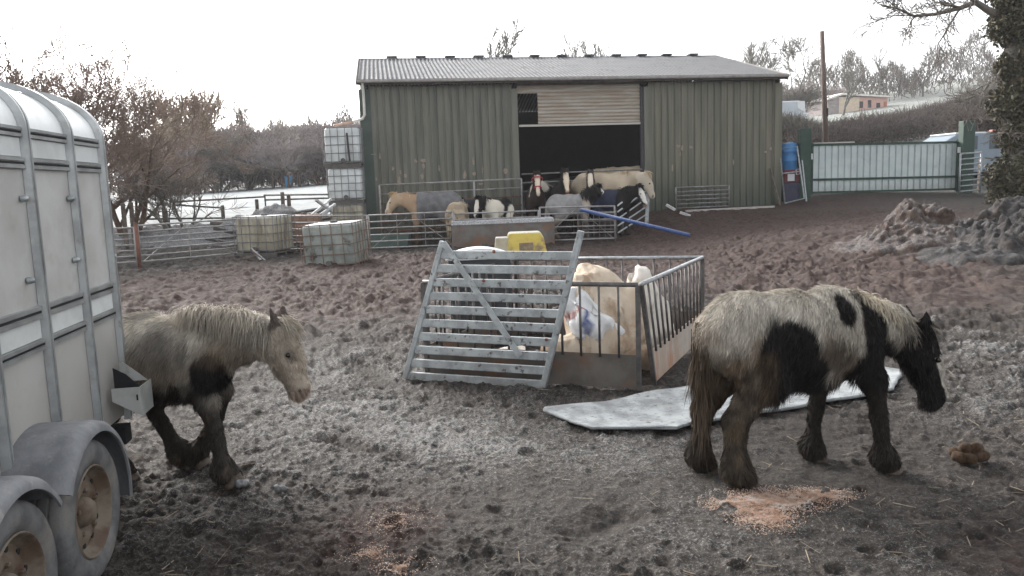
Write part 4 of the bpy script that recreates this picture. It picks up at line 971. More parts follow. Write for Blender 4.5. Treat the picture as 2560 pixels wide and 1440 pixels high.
# doorway
zt = bw(1450, 210).z; zs0 = bw(1450, 307).z; zh1 = bw(1320, 233).z; uH1 = bw(1346, 270).x
b = MB(); b.box(((uD0+uD1)/2, .02, (zt+.05+ZE)/2-.05), (uD1-uD0, .10, ZE-zt-.02)); b.build('door_lintel', mat('dark_lintel', (.05, .045, .045), (.10, .08, .07), 4, .8), barn)
SHUT = mat('stained_roller_shutter', (.36, .335, .29), (.27, .225, .18), 2.2, .55, 0, .05, 30, c3=(.27, .19, .13), s3=3, t3=(.5, .8), stretch=(.5, 1, 4))
def shutter(x0, x1, z0, z1):
    nz = int((z1-z0)/.025); zs = np.linspace(z0, z1, nz+1); V = []
    for z in zs:
        yy = .10+.018*math.sin(z/.115*2*math.pi); V += [(x0, yy, z), (x1, yy, z)]
    b = MB(); b.add(V, [(2*i, 2*i+1, 2*i+3, 2*i+2) for i in range(nz)]); o = b.build('roller_shutter', SHUT, barn, smooth=True); return o
shutter(uH1, uD1-.10, zs0, zt); shutter(uD0+.02, uH1, zh1, zt)
b = MB(); b.box(((uD0+uD1)/2, .09, zs0-.05), (uD1-uD0-.1, .07, .065)); b.build('shutter_bottom_bar', mat('pale_bottom_bar', (.45, .42, .38), None, rough=.5), barn)
b = MB(); b.box((uD1-.05, .09, ZE/2), (.10, .12, ZE-.5)); b.build('shutter_guide', mat('dark_guide', (.05, .05, .055), None, rough=.6), barn)
# small fittings and old patches on the front wall
for px, py, w_, h_ in ((934,386,.15,.02),(838+103,448,.05,.09),(1925,372,.07,.10),(1912,380,.08,.06)):
    p = bw(px, py); b = MB(); b.box((p.x, -.05, p.z), (w_, .02, h_)); b.build('wall_fitting', GUT, barn)
CHIPM = mat('bare_metal_patch', (.30, .24, .19), (.20, .17, .14), 20, .8)
rdc = random.Random(21)
for i in range(26):
    px = rdc.uniform(925, 1270) if i < 20 else rdc.uniform(1650, 1900); py = rdc.gauss(432, 22) if i < 20 else rdc.gauss(395, 25); p = bw(px, py); w_ = rdc.uniform(.03, .10); h_ = rdc.uniform(.05, .22)
    b = MB(); Q = [(p.x+w_*math.cos(a)*rdc.uniform(.5, 1.1), -.004, p.z+h_*math.sin(a)*rdc.uniform(.5, 1.1)) for a in [2*math.pi*k/9 for k in range(9)]]; b.prism(Q, (0, .002, 0)); b.build('bare_patch', CHIPM, barn)
# ------------------------------------------------------------------ water tanks in cages
POLY = mat('cloudy_white_plastic', (.60, .62, .62), (.50, .53, .54), 2, .4, 0, .05, 20, c3=(.40, .40, .38), s3=2, t3=(.5, .8))
POLYD = mat('grimy_plastic_tank', (.40, .37, .29), (.27, .24, .18), 3, .55, 0, .1, 30, c3=(.16, .13, .10), s3=2.5, t3=(.5, .7), stretch=(1.5, 1.5, .4), frost=.9)
POLYG = mat('mossy_grey_plastic_tank', (.30, .325, .30), (.20, .22, .205), 3, .55, 0, .1, 30, c3=(.07, .07, .065), s3=3.5, t3=(.56, .72), frost=.9)
CAGE = mat('dull_cage_tube', (.22, .225, .23), (.15, .15, .15), 8, .5, .4)
CAGER = mat('rusty_cage_tube', (.22, .15, .11), (.13, .09, .07), 8, .7)
PAL = mat('dark_pallet', (.08, .075, .07), (.13, .12, .11), 8, .9)
def tank(label, x, y, z, rot, m, cage, tilt=None, w=1.0, d=1.15, H=1.0, plate=False, group='caged water tanks', pallet=True):
    t = thing('water_tank', label, 'water tank', (x, y, z), rot, group)
    if tilt: t.rotation_euler = tilt
    p = .13 if pallet else .02
    if pallet:
        b = MB()
        for yy in (-d/2+.06, 0, d/2-.06): b.box((0, yy, .05), (w, .10, .10))
        b.box((0, 0, .115), (w, d, .025)); b.build('pallet', PAL, t)
    b = MB(); b.box((0, 0, p+H/2), (w-.06, d-.06, H-.02)); b.build('bottle', m, t, bevel=.09).data.shade_smooth()
    b = MB(); b.lathe([(.09, 0), (.09, .05), (.075, .06), (0, .06)], (0, 0, p+H-.02), (0, 0, 1), 16); b.build('cap', PAL, t)
    b = MB(); hw, hd = w/2, d/2; r = .011
    for k in range(5):
        z_ = p+.06+(H-.08)*k/4
        b.path([(-hw, -hd, z_), (hw, -hd, z_), (hw, hd, z_), (-hw, hd, z_), (-hw, -hd, z_)], r, 6)
    for k in range(6):
        x_ = -hw+w*k/5
        for s in (-1, 1): b.tube((x_, s*(hd+.012), p), (x_, s*(hd+.012), p+H), r, n=6)
    for k in range(1, 6):
        y_ = -hd+d*k/6
        for s in (-1, 1): b.tube((s*(hw+.012), y_, p), (s*(hw+.012), y_, p+H), r, n=6)
    b.build('cage', cage, t)
    b = MB(); b.lathe([(.055, 0), (.055, .08), (.07, .09), (.07, .11), (0, .11)], (0.02, -hd+.02, p+.09), (0, -1, 0), 12); b.build('valve', PAL, t)
    if plate: b = MB(); b.box((-.22, -hd-.018, p+H*.55), (.36, .006, .26)); b.build('plate', mat('white_cage_plate', (.66, .68, .68), (.5, .5, .5), 5, .5), t)
    return t
p0 = W(868, 600, 25.0); g0 = gz(p0.x, 25.0)
zz = [W(868, y_, 25.0).z for y_ in (597, 510, 420)]
tank('cloudy water tank at the bottom of the stack, half hidden by fence rails', W(876,560,25).x, 25.0, zz[0], R(4), POLYD, CAGE, w=1.02, H=.98)
tank('cloudy white water tank in the middle of the stack of three', W(868,460,25).x, 25.0, zz[1], R(5), POLY, CAGE, w=1.08, H=1.0)
tt = tank('cloudy white water tank on top of the stack, under the rusty pipe', W(862,370,25).x, 25.0, zz[2], R(3), POLY, CAGE, w=1.12, H=1.10)
pp = MB(); pp.tube((.22, -.62, .2), (.18, -.62, 1.05), .03); pp.build('drop_pipe', BLACK, tt)
q = at(652, 642); tank('grimy yellowish caged tank standing at the end of the hurdle fence', q.x, q.y+.55, gz(q.x, q.y)-.02, R(-14), POLYD, CAGE, w=1.18, H=.98)
q = at(745, 625); tank('rust brown caged tank behind the two grimy tanks', q.x, q.y+.9, gz(q.x, q.y+.9)-.02, R(12), mat('rusty_tank', (.24, .15, .11), (.17, .11, .085), 4, .8), CAGER, w=1.0, H=.85)
q = at(833, 662); tank('mossy grey dented tank with two panels, frost on its top', q.x, q.y+.55, gz(q.x, q.y)-.06, R(-8), POLYG, CAGER, tilt=(R(2), R(-2), R(-10)), w=1.30, H=1.0, d=1.05, pallet=False)
# dark debris between the tanks, thin sticks poking out
b0 = at(640, 652)
st = thing('timber_scrap', 'broken pale timber propped on a small brown heap beside the grimy tank', 'timber', b0)
for (a, c) in (((-.10,0,.30),(.25,-.1,.0)),((-.02,.05,.22),(.16,-.15,.02)),((-.45,.1,.05),(.05,0,.16))):
    b = MB(); b.bar(a, c, .07, .05); b.build('plank', WOOD, st)
# ------------------------------------------------------------------ fences, hurdles and gates of the pens
def hurdle(name, label, P0, P1, h, nb, m, posts=True, r=.020, bars=None, verts=0, brace=False, group=None, cat='hurdle', zoff=.08, top=None, flat=False):
    """P0, P1: feet of the two ends"""
    P0 = Vector(P0); P1 = Vector(P1); t = thing(name, label, cat, P0, 0, group); d = P1-P0; up = Vector((0, 0, 1))
    zs = bars if bars else [zoff+(h-zoff)*i/(nb-1) for i in range(nb)]
    for z in zs:
        b = MB(); 
        if flat: b.bar(P0+up*z, P1+up*z, .05, .03)
        else: b.tube(P0+up*z, P1+up*z, r if z < h-1e-4 else r*1.2, n=8)
        b.build('rail', m, t, smooth=not flat, world=True)
    if posts:
        for E in (P0, P1): b = MB(); b.tube(E+up*-.05, E+up*(h+.01), r*1.25, n=8); b.build('end_post', m, t, smooth=True, world=True)
    for i in range(1, verts+1):
        E = P0+d*(i/(verts+1)); b = MB(); b.bar(E+up*zs[0]+Vector((0, -.022, 0)), E+up*h+Vector((0, -.022, 0)), .04, .012, d); b.build('upright', m, t, world=True)
    if brace:
        for (s0, s1) in ((.02, .45), (.98, .55)):
            b = MB(); b.bar(P0+d*s0+up*zs[0]+Vector((0, .03, 0)), P0+d*s1+up*h*.9+Vector((0, .03, 0)), .035, .012, d); b.build('brace', m, t, world=True)
    return t
HURD = mat('old_galvanised_rail', (.33, .325, .32), (.22, .20, .19), 6, .6, .3, .05, 40, c3=(.22, .13, .09), s3=4, t3=(.56, .72), frost=.5)
# left hurdle fence
A = at(255, 668); B = at(348, 662); Cc = at(597, 640)
hurdle('sheep_hurdle', 'grey rail hurdle between the trailer and the red post', A, B-Vector((.05, 0, 0)), .95, 7, HURD, group='hurdles along the yard')
hurdle('sheep_hurdle', 'grey rail hurdle with brace from the red post to the grimy tank', B+Vector((.05, 0, 0)), Cc, 1.0, 7, HURD, verts=1, brace=True, group='hurdles along the yard')
b = MB(); b.tube((0, 0, -.1), (0, 0, 1.12), .045, n=10); rp = b.build('fence_post', RUST, None, smooth=True); rp.location = at(350, 672); tag(rp, 'dark red steel post holding the two rail hurdles', 'post')
# front of the pony pen
A = at(715, 632); A = Vector((A.x, 22.3, gz(A.x, 22.3)-.05)); zt_ = lambda px, py, P: W(px, py, P.y).z-P.z
def pt(px, Y, dz=0): q = W(px, 500, Y); return Vector((q.x, Y, gz(q.x, Y)+dz))
F0 = pt(690, 22.0); F1 = pt(915, 22.0); F2 = pt(1130, 22.0); F3 = pt(1345, 22.3); F4 = pt(1536, 22.8)
hurdle('field_gate', 'pen gate of grey tubes behind the mossy grey tank', F0, F1, zt_(800, 537, F0), 6, HURD, group='gates round the pony pen', cat='gate')
hurdle('field_gate', 'six bar pen gate with two uprights, in front of the rugged dun pony', F1+Vector((.04,0,0)), F2, zt_(1000, 536, F1), 6, HURD, verts=2, brace=True, group='gates round the pony pen', cat='gate')
hurdle('field_gate', 'pen gate half hidden behind the long steel trough', F2+Vector((.04,0,0)), F3, zt_(1250, 531, F2), 6, HURD, verts=2, brace=True, group='gates round the pony pen', cat='gate')
hurdle('field_gate', 'pen gate right of the long steel trough, under the grey pony', F3+Vector((.04,0,0)), F4, zt_(1480, 517, F4), 6, HURD, verts=1, brace=True, group='gates round the pony pen', cat='gate')
# mesh panel behind the corner, pole, standing gate end
G0 = pt(1455, 23.3); G1 = pt(1540, 23.1)
mp_ = thing('mesh_panel', 'rusty square mesh panel behind the pen corner', 'mesh panel', G0)
for i in range(7):
    q = G0.lerp(G1, i/6); b = MB(); b.tube(q, q+Vector((0, 0, .85)), .012, n=5); b.build('bar', DULLSTEEL, mp_, world=True)
for z in (.05, .3, .55, .82): b = MB(); b.tube(G0+Vector((0, -.015, z)), G1+Vector((0, -.015, z)), .014, n=5); b.build('bar', DULLSTEEL, mp_, world=True)
H0 = pt(1615, 25.0); H1 = Vector((W(1545, 560, 23.0).x, 23.0, gz(W(1545, 560, 23).x, 23.0)))
pg = thing('field_gate', 'galvanised gate swung open at the pen corner, seen almost end on', 'gate', H0, 0, 'gates round the pony pen')
hh = W(1621, 440, 25.0).z-H0.z
for z in (.25, .5, .75, 1.0, 1.22): b = MB(); b.tube(H0+Vector((0,0,z)), H1+Vector((0,0,z*.82)), .025, n=7); b.build('rail', GALVF, pg, smooth=True, world=True)
b = MB(); b.bar(H0-Vector((0, 0, .1)), Vector((H0.x+.09, H0.y, H0.z+hh)), .11, .11); b.build('end_post', GALVF, pg, world=True)
# gate hung in front of the barn's left wall, rail across the doorway
I0 = pt(950, 24.9); I1 = pt(1305, 25.55)
zA = W(950, 463, 24.9).z-I0.z; zB = W(1300, 447, 25.55).z-I1.z
bgm = thing('field_gate', 'long rail gate tied against the muddy barn wall left of the doorway', 'gate', I0, 0, 'gates round the pony pen')
for k in range(6):
    s = 1-k*.165; b = MB(); b.tube(I0+Vector((0,0,zA*s)), I1+Vector((0,0,zB*s)), .026 if k == 0 else .020, n=7); b.build('rail', HURD if k < 2 else RUST, bgm, smooth=True, world=True)
for s in (0, .66, 1): P = I0.lerp(I1, s); b = MB(); b.tube(P, P+Vector((0,0,zA+(zB-zA)*s)), .028, n=7); b.build('upright', HURD, bgm, smooth=True, world=True)
J0 = pt(1306, 25.95); J1 = pt(1606, 26.3); zz_ = W(1450, 431, 26.1).z
dr = thing('door_rail', 'dull steel tube rail across the barn doorway behind the ponies', 'rail', J0)
for dz in (0, -.28, -.56): b = MB(); b.tube((J0.x, J0.y, zz_+dz), (J1.x, J1.y, zz_+dz+.03), .025, n=7); b.build('rail', DULLSTEEL, dr, smooth=True, world=True)
# blue pole
b = MB(); A = W(1452, 524, 22.4); B = W(1724, 588, 21.6); B.z = max(B.z, gz(B.x, B.y)+.05); b.tube((0, 0, 0), B-A, .055, n=12); o = b.build('pole', mat('blue_plastic_pole', (.045, .085, .25), (.07, .12, .30), 6, .4, frost=.55), None, smooth=True); o.location = A; tag(o, 'long blue pole resting on the pen rail with its end in the mud', 'pole')
# long steel trough, yellow barrier
q0 = at(1131, 620); q1 = at(1386, 616); q1 = W(1386, 560, q0.y+.25); q1.z = gz(q1.x, q1.y); 
tr = thing('feed_trough', 'long rusty grey steel trough turned over, frost on its flat top', 'trough', q0, math.atan2(q1.y-q0.y, q1.x-q0.x))
Lt = (q1-q0).length; Ht = W(1131, 553, q0.y).z-q0.z
TRM = mat('rust_streaked_sheet', (.165, .155, .145), (.12, .105, .095), 3, .6, .2, .05, 30, c3=(.21, .10, .055), s3=2.4, t3=(.5, .72), mudz=(0, .5, (.17, .085, .05), .7, .35), frost=.95)
b = MB(); b.prism([(0, 0, 0), (0, 0, Ht-.13), (0, .08, Ht-.02), (0, .55, Ht), (0, .72, 0)], (Lt, 0, 0)); b.build('body', TRM, tr, bevel=.012)
b = MB(); b.box((Lt/2, .0, Ht-.13), (Lt+.03, .03, .035)); b.build('lip', TRM, tr)
q = at(1300, 634); yb_ = thing('yellow_barrier', 'yellow plastic road barrier block with a frosted top and muddy face', 'barrier', q, R(2))
YEL = mat('faded_yellow_plastic', (.60, .47, .10), (.50, .38, .09), 3, .6, 0, .05, 20, c3=(.24, .18, .11), s3=3, t3=(.52, .66), frost=.95)
b = MB(); w0 = .60; hy = W(1300, 580, q.y).z-q.z
b.prism([(-.32, -.30, 0), (.67, -.30, 0), (.60, -.22, hy*.72), (.52, -.16, hy), (-.25, -.16, hy), (-.30, -.22, hy*.9)], (0, .5, 0)); b.build('body', YEL, yb_, bevel=.04)
b = MB(); b.prism([(-.66, -.27, 0), (-.30, -.29, 0), (-.27, -.22, hy*.80), (-.60, -.20, hy*.80)], (0, .42, 0)); b.build('end_block', mat('grubby_cream_plastic', (.45, .41, .30), (.36, .31, .22), 3, .6, frost=.9), yb_, bevel=.03)
b = MB(); b.box((.15, -.275, hy*.36), (.34, .03, hy*.36)); b.build('recess', mat('muddy_recess', (.30, .24, .17), (.22, .16, .10), 8, .8), yb_, bevel=.012)
# green trough inside the pen
q = W(965, 590, 23.0); b = MB(); b.prism([(-.62, 0, 0), (.62, 0, 0), (.70, 0, .42), (-.70, 0, .42)], (0, .5, 0)); o = b.build('green_trough', mat('dull_green_plastic', (.09, .13, .115), (.06, .09, .08), 4, .6, frost=.5), None, bevel=.03); o.location = (q.x, 23.0, gz(q.x, 23)); tag(o, 'dull green plastic trough inside the pen behind the gate bars', 'trough')
# hurdle leaning on the barn's right wall, boards on the mud
K0 = W(1690, 520, 26.35); K1 = W(1822, 515, 26.65); K0.z = gz(K0.x, K0.y)+.02; K1.z = gz(K1.x, K1.y)+.02
t_ = hurdle('sheep_hurdle', 'rusty hurdle leaning on the right barn wall with its rails in the mud', K0, K1, W(1690, 470, 26.35).z-K0.z, 6, DULLSTEEL, group='hurdles along the yard', r=.024)
b = MB(); A = W(1715, 528, 26.1); B = W(1935, 517, 26.9); b.bar(A, B, .10, .08); o = b.build('kerb_rail', mat('pale_plastic_pipe', (.40, .38, .36), (.30, .27, .25), 5, .7, frost=.8), None); tag(o, 'pale board lying along the foot of the right barn wall', 'board')
for (px, py, px2, py2, Y, lab) in ((1666,512,1688,525,26.0,'frosted white post stub lying by the pen corner mud bank'),(1700,531,1726,540,25.6,'short frosted white plank lying under the right barn wall')):
    b = MB(); b.bar(W(px, py, Y), W(px2, py2, Y-.15), .10, .08); o = b.build('plank', mat('frosted_plank', (.62, .61, .60), (.45, .42, .40), 8, .8, frost=.9), None, bevel=.01); tag(o, lab, 'plank')
# ------------------------------------------------------------------ right side: yard gate and what stands round it
PG = mat('pale_painted_sheet', (.54, .60, .60), (.46, .52, .53), 2, .45, 0, .03, 20, c3=(.36, .38, .36), s3=3, t3=(.56, .8), mudz=(.0, .75, (.22, .21, .185), .55, .5))
DG = mat('dark_green_steel', (.022, .050, .038), (.032, .062, .048), 5, .5, 0, .05, 30)
g0 = W(2029, 420, 28.0); g1 = W(2392, 420, 28.6); g0.z = W(2029, 483, 28.0).z; g1.z = W(2392, 474, 28.6).z
zt0 = W(2029, 362, 28).z; 
yg = thing('yard_gate', 'wide yard gate of pale corrugated sheet in a dark green frame', 'gate', (g0.x, g0.y, g0.z), math.atan2(g1.y-g0.y, g1.x-g0.x))
GL = math.hypot(g1.x-g0.x, g1.y-g0.y); GH = zt0-g0.z; slope = (g1.z-g0.z)/GL
def gq(x, y, z): return (x, y, z+slope*x)
zm = GH*.28
for (za, zb_) in ((.045, zm-.03), (zm+.03, GH-.04)):
    V = []; rows = []; x = .05
    while x < GL-.08:
        for dx, dy in ((0, 0), (.17, 0), (.18, .05), (.23, .05), (.24, 0)): rows.append((min(x+dx, GL-.05), dy))
        x += .2425
    k = len(rows); V = [gq(a, c, za) for a, c in rows]+[gq(a, c, zb_) for a, c in rows]
    b = MB(); b.add(V, [(i, i+1, k+i+1, k+i) for i in range(k-1)]); b.build('sheet', PG, yg)
for z in (.02, zm, GH): b = MB(); b.bar(gq(.0, -.01, z), gq(GL, -.01, z), .07, .075); b.build('frame_rail', DG, yg)
for x in (0, GL): b = MB(); b.bar(gq(x, -.012, -.06), gq(x, -.012, GH+.05), .09, .07, (1, 0, 0)); b.build('stile', DG, yg)
b = MB(); b.bar(gq(.05, .02, GH+.05), gq(1.6, .02, GH+.07), .05, .04); b.build('top_strip', mat('pale_strip', (.5, .48, .46), None, rough=.7), yg)
for px, wpx, pyt, pyb, Y, lab in ((2009, 27, 322, 492, 27.7, 'dark green steel gate post next to the blue barrel'), (2411, 29, 303, 475, 28.4, 'dark green steel gate post beside the parked van')):
    c = W(px, pyb, Y); top = W(px, pyt, Y).z; w_ = wpx/FPX*Y; z0 = gz(c.x, Y)-.1
    o = thing('gate_post', lab, 'gate post', (c.x, Y, z0), 0, 'posts of the yard gate')
    b = MB(); b.box((0, 0, (top-z0)/2), (w_, w_*.8, top-z0)); b.build('post', DG, o, bevel=.012)
    b = MB(); b.box((w_/2+.05 if px < 2200 else -w_/2-.05, -.02, (top-z0)*.62), (.09, .06, .20)); b.build('hinge', mat('white_latch', (.62, .63, .62), None, rough=.5), o)
c0_ = W(2398, 470, 28.1); c1_ = W(2443, 466, 28.3); c0_.z = gz(c0_.x, 28.1); c1_.z = gz(c1_.x, 28.3)
hurdle('sheep_hurdle', 'short galvanised hurdle tied beside the right gate post', c0_, c1_+Vector((.1,0,.05)), W(2398, 385, 28.1).z-c0_.z, 8, GALV, group='hurdles along the yard', r=.028)
# upright frame, blue barrel, dark quad-like crate, leaning board
q = W(1974, 500, 27.3); q.z = gz(q.x, 27.3)
BLUE = mat('blue_plastic', (.05, .18, .40), (.07, .22, .46), 3, .4, 0, .03, 20)
z_b = W(1972, 425, 27.9).z; z_t = W(1972, 357, 27.9).z; bxm = W(1972, 400, 27.9)
bb = thing('blue_barrel', 'bright blue plastic barrel standing on a crate behind the tube frame', 'barrel', (bxm.x, 27.9, z_b))
b = MB(); hb_ = z_t-z_b; b.lathe([(0, 0), (.27, 0), (.29, .03), (.29, hb_*.30), (.305, hb_*.32), (.305, hb_*.36), (.29, hb_*.38), (.29, hb_*.64), (.305, hb_*.66), (.305, hb_*.70), (.29, hb_*.72), (.285, hb_*.93), (.26, hb_*.98), (.10, hb_), (0, hb_)], (0, 0, 0), (0, 0, 1), 24); o = b.build('body', BLUE, bb, smooth=True); o.data.set_sharp_from_angle(angle=R(50))
b = MB(); b.lathe([(.05, 0), (.05, .05), (0, .05)], (.1, 0, hb_-.01), (0, 0, 1), 12); b.build('cap', BLUE, bb)
zc0 = gz(bxm.x, 27.9)-.05; cr = thing('dark_crate', 'navy blue and dark red crate with a white square, under the barrel', 'crate', (bxm.x+.1, 27.9, zc0))
hc = z_b-zc0
b = MB(); b.box((0, 0, hc*.30), (.72, .6, hc*.6)); b.build('body', mat('navy_panel', (.03, .035, .065), (.05, .05, .08), 5, .6), cr, bevel=.03)
b = MB(); b.box((0, 0, hc*.80), (.72, .56, hc*.40)); b.build('upper_panel', mat('dark_red_panel', (.16, .03, .03), (.10, .025, .03), 4, .6), cr, bevel=.03)
b = MB(); b.box((-.12, -.30, hc*.76), (.24, .015, .24)); b.build('white_square', mat('white_square_plate', (.6, .62, .65), None, rough=.5), cr)
fz = gz(q.x, 27.2); fr = thing('tube_frame', 'upright galvanised tube frame leaning in front of the blue barrel', 'frame', (q.x, 27.2, fz))
f_ = [W(1950, 372, 27.5), W(1993, 366, 27.5), W(2011, 496, 27.1), W(1962, 508, 27.1)]
b = MB(); b.path([f_[3], f_[0], f_[1], f_[2], f_[3]], .028, 8); b.build('frame', GALV, fr, smooth=True, world=True)
b = MB(); b.tube(W(1956, 434, 27.3), W(2002, 428, 27.3), .024); b.build('cross_tube', GALV, fr, world=True)
b = MB(); b.path([W(1990, 424, 27.28), W(1999, 422, 27.28), W(2000, 435, 27.28), W(1991, 436, 27.28), W(1990, 424, 27.28)], .02, 6); b.build('latch', GALV, fr, world=True)
b = MB(); A = W(1951, 511, 27.1); A.z = gz(A.x, A.y); b.bar((0, 0, 0), W(1926, 420, 27.35)-A, .09, .03); o = b.build('leaning_board', WOOD, None); o.location = A; tag(o, 'narrow weathered board leaning on the right corner of the barn', 'board')
b = MB(); A = W(2016, 505, 27.3); A.z = gz(A.x, A.y); b.bar((0, 0, 0), W(2005, 400, 27.5)-A, .05, .03); o = b.build('leaning_bar', GALV, None); o.location = A; tag(o, 'thin galvanised bar leaning on the dark green post by the barrel', 'bar')
# van parked behind the gate
VANP = mat('silver_blue_paint', (.20, .25, .30), (.17, .215, .26), 2, .35, .1, .02, 20, c3=(.28, .31, .33), s3=2, t3=(.5, .8))
GLASS = mat('dark_window_glass', (.05, .07, .09), None, rough=.08, spec=.6); WHITE = mat('white_paint', (.72, .74, .75), (.62, .64, .65), 2, .4, frost=.7)
vc = W(2415, 440, 31.5); vz = gz(vc.x, 31.5)
van = thing('van', 'silver blue van parked behind the gate with a frosted white roof', 'van', (vc.x, 31.5, vz), R(6))
x_f = (2492-2415)/FPX*31.5; x_r = -1.9; ztp = W(2450, 335, 31.5).z-vz; zs = ztp-.62
side_ = [(x_r, .35), (x_f-.05, .35), (x_f+.08, .75), (x_f+.05, zs-.05), (x_f-.10, zs+.10), (x_f-.42, ztp-.06), (x_f-.60, ztp), (x_r+.9, ztp), (x_r+.1, zs+.2)]
b = MB(); b.prism([(x, -.85, z) for x, z in side_], (0, 1.7, 0)); b.build('body', VANP, van, bevel=.05)
b = MB(); b.box(((x_r+.9+x_f-.60)/2, 0, ztp+.02), (x_f-.60-x_r-.75, 1.6, .06)); b.build('roof', WHITE, van, bevel=.02)
b = MB(); b.prism([(x_f-.95, -.857, zs), (x_f-.28, -.857, zs), (x_f-.52, -.857, ztp-.10), (x_f-.95, -.857, ztp-.10)], (0, -.006, 0)); b.build('side_window', GLASS, van)
b = MB(); b.prism([(x_r+.5, -.857, zs), (x_f-1.45, -.857, zs), (x_f-1.45, -.857, ztp-.10), (x_r+.95, -.857, ztp-.10)], (0, -.006, 0)); b.build('side_window', GLASS, van)
b = MB(); b.bar((x_f-.50, -.865, ztp-.02), (x_f-.05, -.865, zs+.0), .05, .07, (0, 1, 0)); b.build('windscreen_pillar', WHITE, van)
b = MB(); b.prism([(x_f-.07, -.70, zs+.08), (x_f-.46, -.70, ztp-.08), (x_f-.46, .70, ztp-.08), (x_f-.07, .70, zs+.08)], (.03, 0, .02)); b.build('windscreen', GLASS, van)
b = MB(); b.box((x_f-.22, -.95, zs-.02), (.22, .16, .22)); b.build('door_mirror', WHITE, van, bevel=.03)
b = MB(); b.box((x_f-.80, -.86, ztp+.06), (.20, .30, .10)); b.build('roof_light', mat('faded_red_plastic', (.40, .14, .12), None, rough=.5), van, bevel=.02)
for x in (x_f-.45, x_r+.55):
    for y in (-.80, .80):
        b = MB(); b.lathe([(.0, -.10), (.30, -.10), (.33, -.06), (.33, .06), (.30, .10), (0, .10)], (x, y, .33), (0, 1, 0), 20); b.build('wheel', DARK, van, smooth=True)
# second pale vehicle nose just past the gate, low
# white lorry cab behind the barn
lc = W(1950, 300, 45); lz = gz(lc.x, 45)-.4; zt1 = W(1960, 257, 45).z-lz
lo = thing('horsebox_lorry', 'white horsebox lorry with a rounded cab roof showing past the barn end', 'lorry', (lc.x, 45, lz))
xe = (1993-1950)/FPX*45
b = MB(); sd2 = [(-3.5, .5), (xe+.25, .5), (xe+.30, zt1*.45), (xe+.10, zt1*.62), (xe-.05, zt1*.97), (xe-.30, zt1), (-3.5, zt1*1.0)]; b.prism([(x, -1.1, z) for x, z in sd2], (0, 2.2, 0)); b.build('body', mat('pale_blue_grey_panel', (.50, .55, .58), (.44, .48, .52), 1, .5), lo, bevel=.10)
b = MB(); b.prism([(xe-.42, -1.115, zt1*.80), (xe+.0, -1.115, zt1*.68), (xe-.02, -1.115, zt1*.98), (xe-.42, -1.115, zt1*.985)], (0, -.02, 0)); b.build('cab_roof', WHITE, lo)
b = MB(); b.box((xe+.02, -1.2, zt1*.52), (.30, .2, .55)); b.build('door_mirror', WHITE, lo, bevel=.05)
b = MB(); b.box((xe-.55, -1.115, zt1*.50), (.22, .02, .22)); b.build('vent', DARK, lo)
for x in (-2.5,):
    b = MB(); b.lathe([(0, -.14), (.42, -.14), (.45, -.08), (.45, .08), (.42, .14), (0, .14)], (x, -1.0, .45), (0, 1, 0), 20); b.build('wheel', DARK, lo, smooth=True)
# pink stable on the hill
Ys = 100.0; s0 = W(2070, 278, Ys); s1 = W(2218, 278, Ys+3); sz = gz((s0.x+s1.x)/2, Ys)-.3
sb = thing('stable', 'low cream and pink timber stable with a white edged roof on the hill', 'stable', (s0.x, Ys, sz), math.atan2(3, s1.x-s0.x))
SL = (Vector((s1.x, s1.y, 0))-Vector((s0.x, s0.y, 0))).length; hs_ = W(2140, 240, Ys).z-sz
for xa, xb, m in ((0, SL*.18, mat('grey_pink_boards', (.34, .30, .29), (.28, .25, .24), 3, .9)), (SL*.18, SL*.52, mat('cream_boards', (.66, .55, .43), (.56, .46, .36), 3, .9)), (SL*.52, SL, mat('pink_boards', (.60, .38, .33), (.52, .33, .28), 3, .9))):
    b = MB(); b.box(((xa+xb)/2, 2, hs_/2), (xb-xa-.01, 4, hs_)); b.build('wall', m, sb)
b = MB(); b.prism([(-.5, -.5, hs_-.25), (SL*.2, -.5, hs_+.45), (SL+.3, -.5, hs_+.1), (SL+.3, -.5, hs_-.08), (SL*.2, -.5, hs_+.22), (-.5, -.5, hs_-.45)], (0, 5, 0)); b.build('roof', mat('white_felt_roof', (.75, .72, .68), (.6, .56, .5), 2, .9), sb)
for s, w_, h_, zc_ in ((.55, .8, 1.3, .55), (.69, .8, 1.5, .60), (.84, .9, 1.2, .48), (.96, .7, 2.0, .45)):
    b = MB(); b.box((SL*s, -.02, hs_*zc_), (w_*.62, .08, h_*.62)); b.build('window', mat('dark_stable_window', (.03, .028, .03), None, rough=.7) if s < .9 else mat('terracotta_door', (.42, .17, .10), None, rough=.8), sb)
# telegraph pole, leaning a little
tp = W(2070, 318, 34); tp.z = gz(tp.x, 34)-.2; tt_ = W(2055, 78, 34)
po = thing('telegraph_pole', 'tall bare brown telegraph pole leaning a little, beside the hedge', 'telegraph pole', tp)
b = MB(); b.path([(0, 0, 0), (tt_-tp)*.5, tt_-tp], [.13, .105, .085], 10); b.build('pole', mat('brown_pole_wood', (.125, .092, .077), (.085, .064, .055), 3, .9, 0, .3, 30, stretch=(3, 3, .3)), po, smooth=True)
b = MB(); e = (tt_-tp)*.02+(tt_-tp)*.42; b.box(e+Vector((.06, -.12, 0)), (.05, .05, .35)); b.build('step_iron', DARK, po)
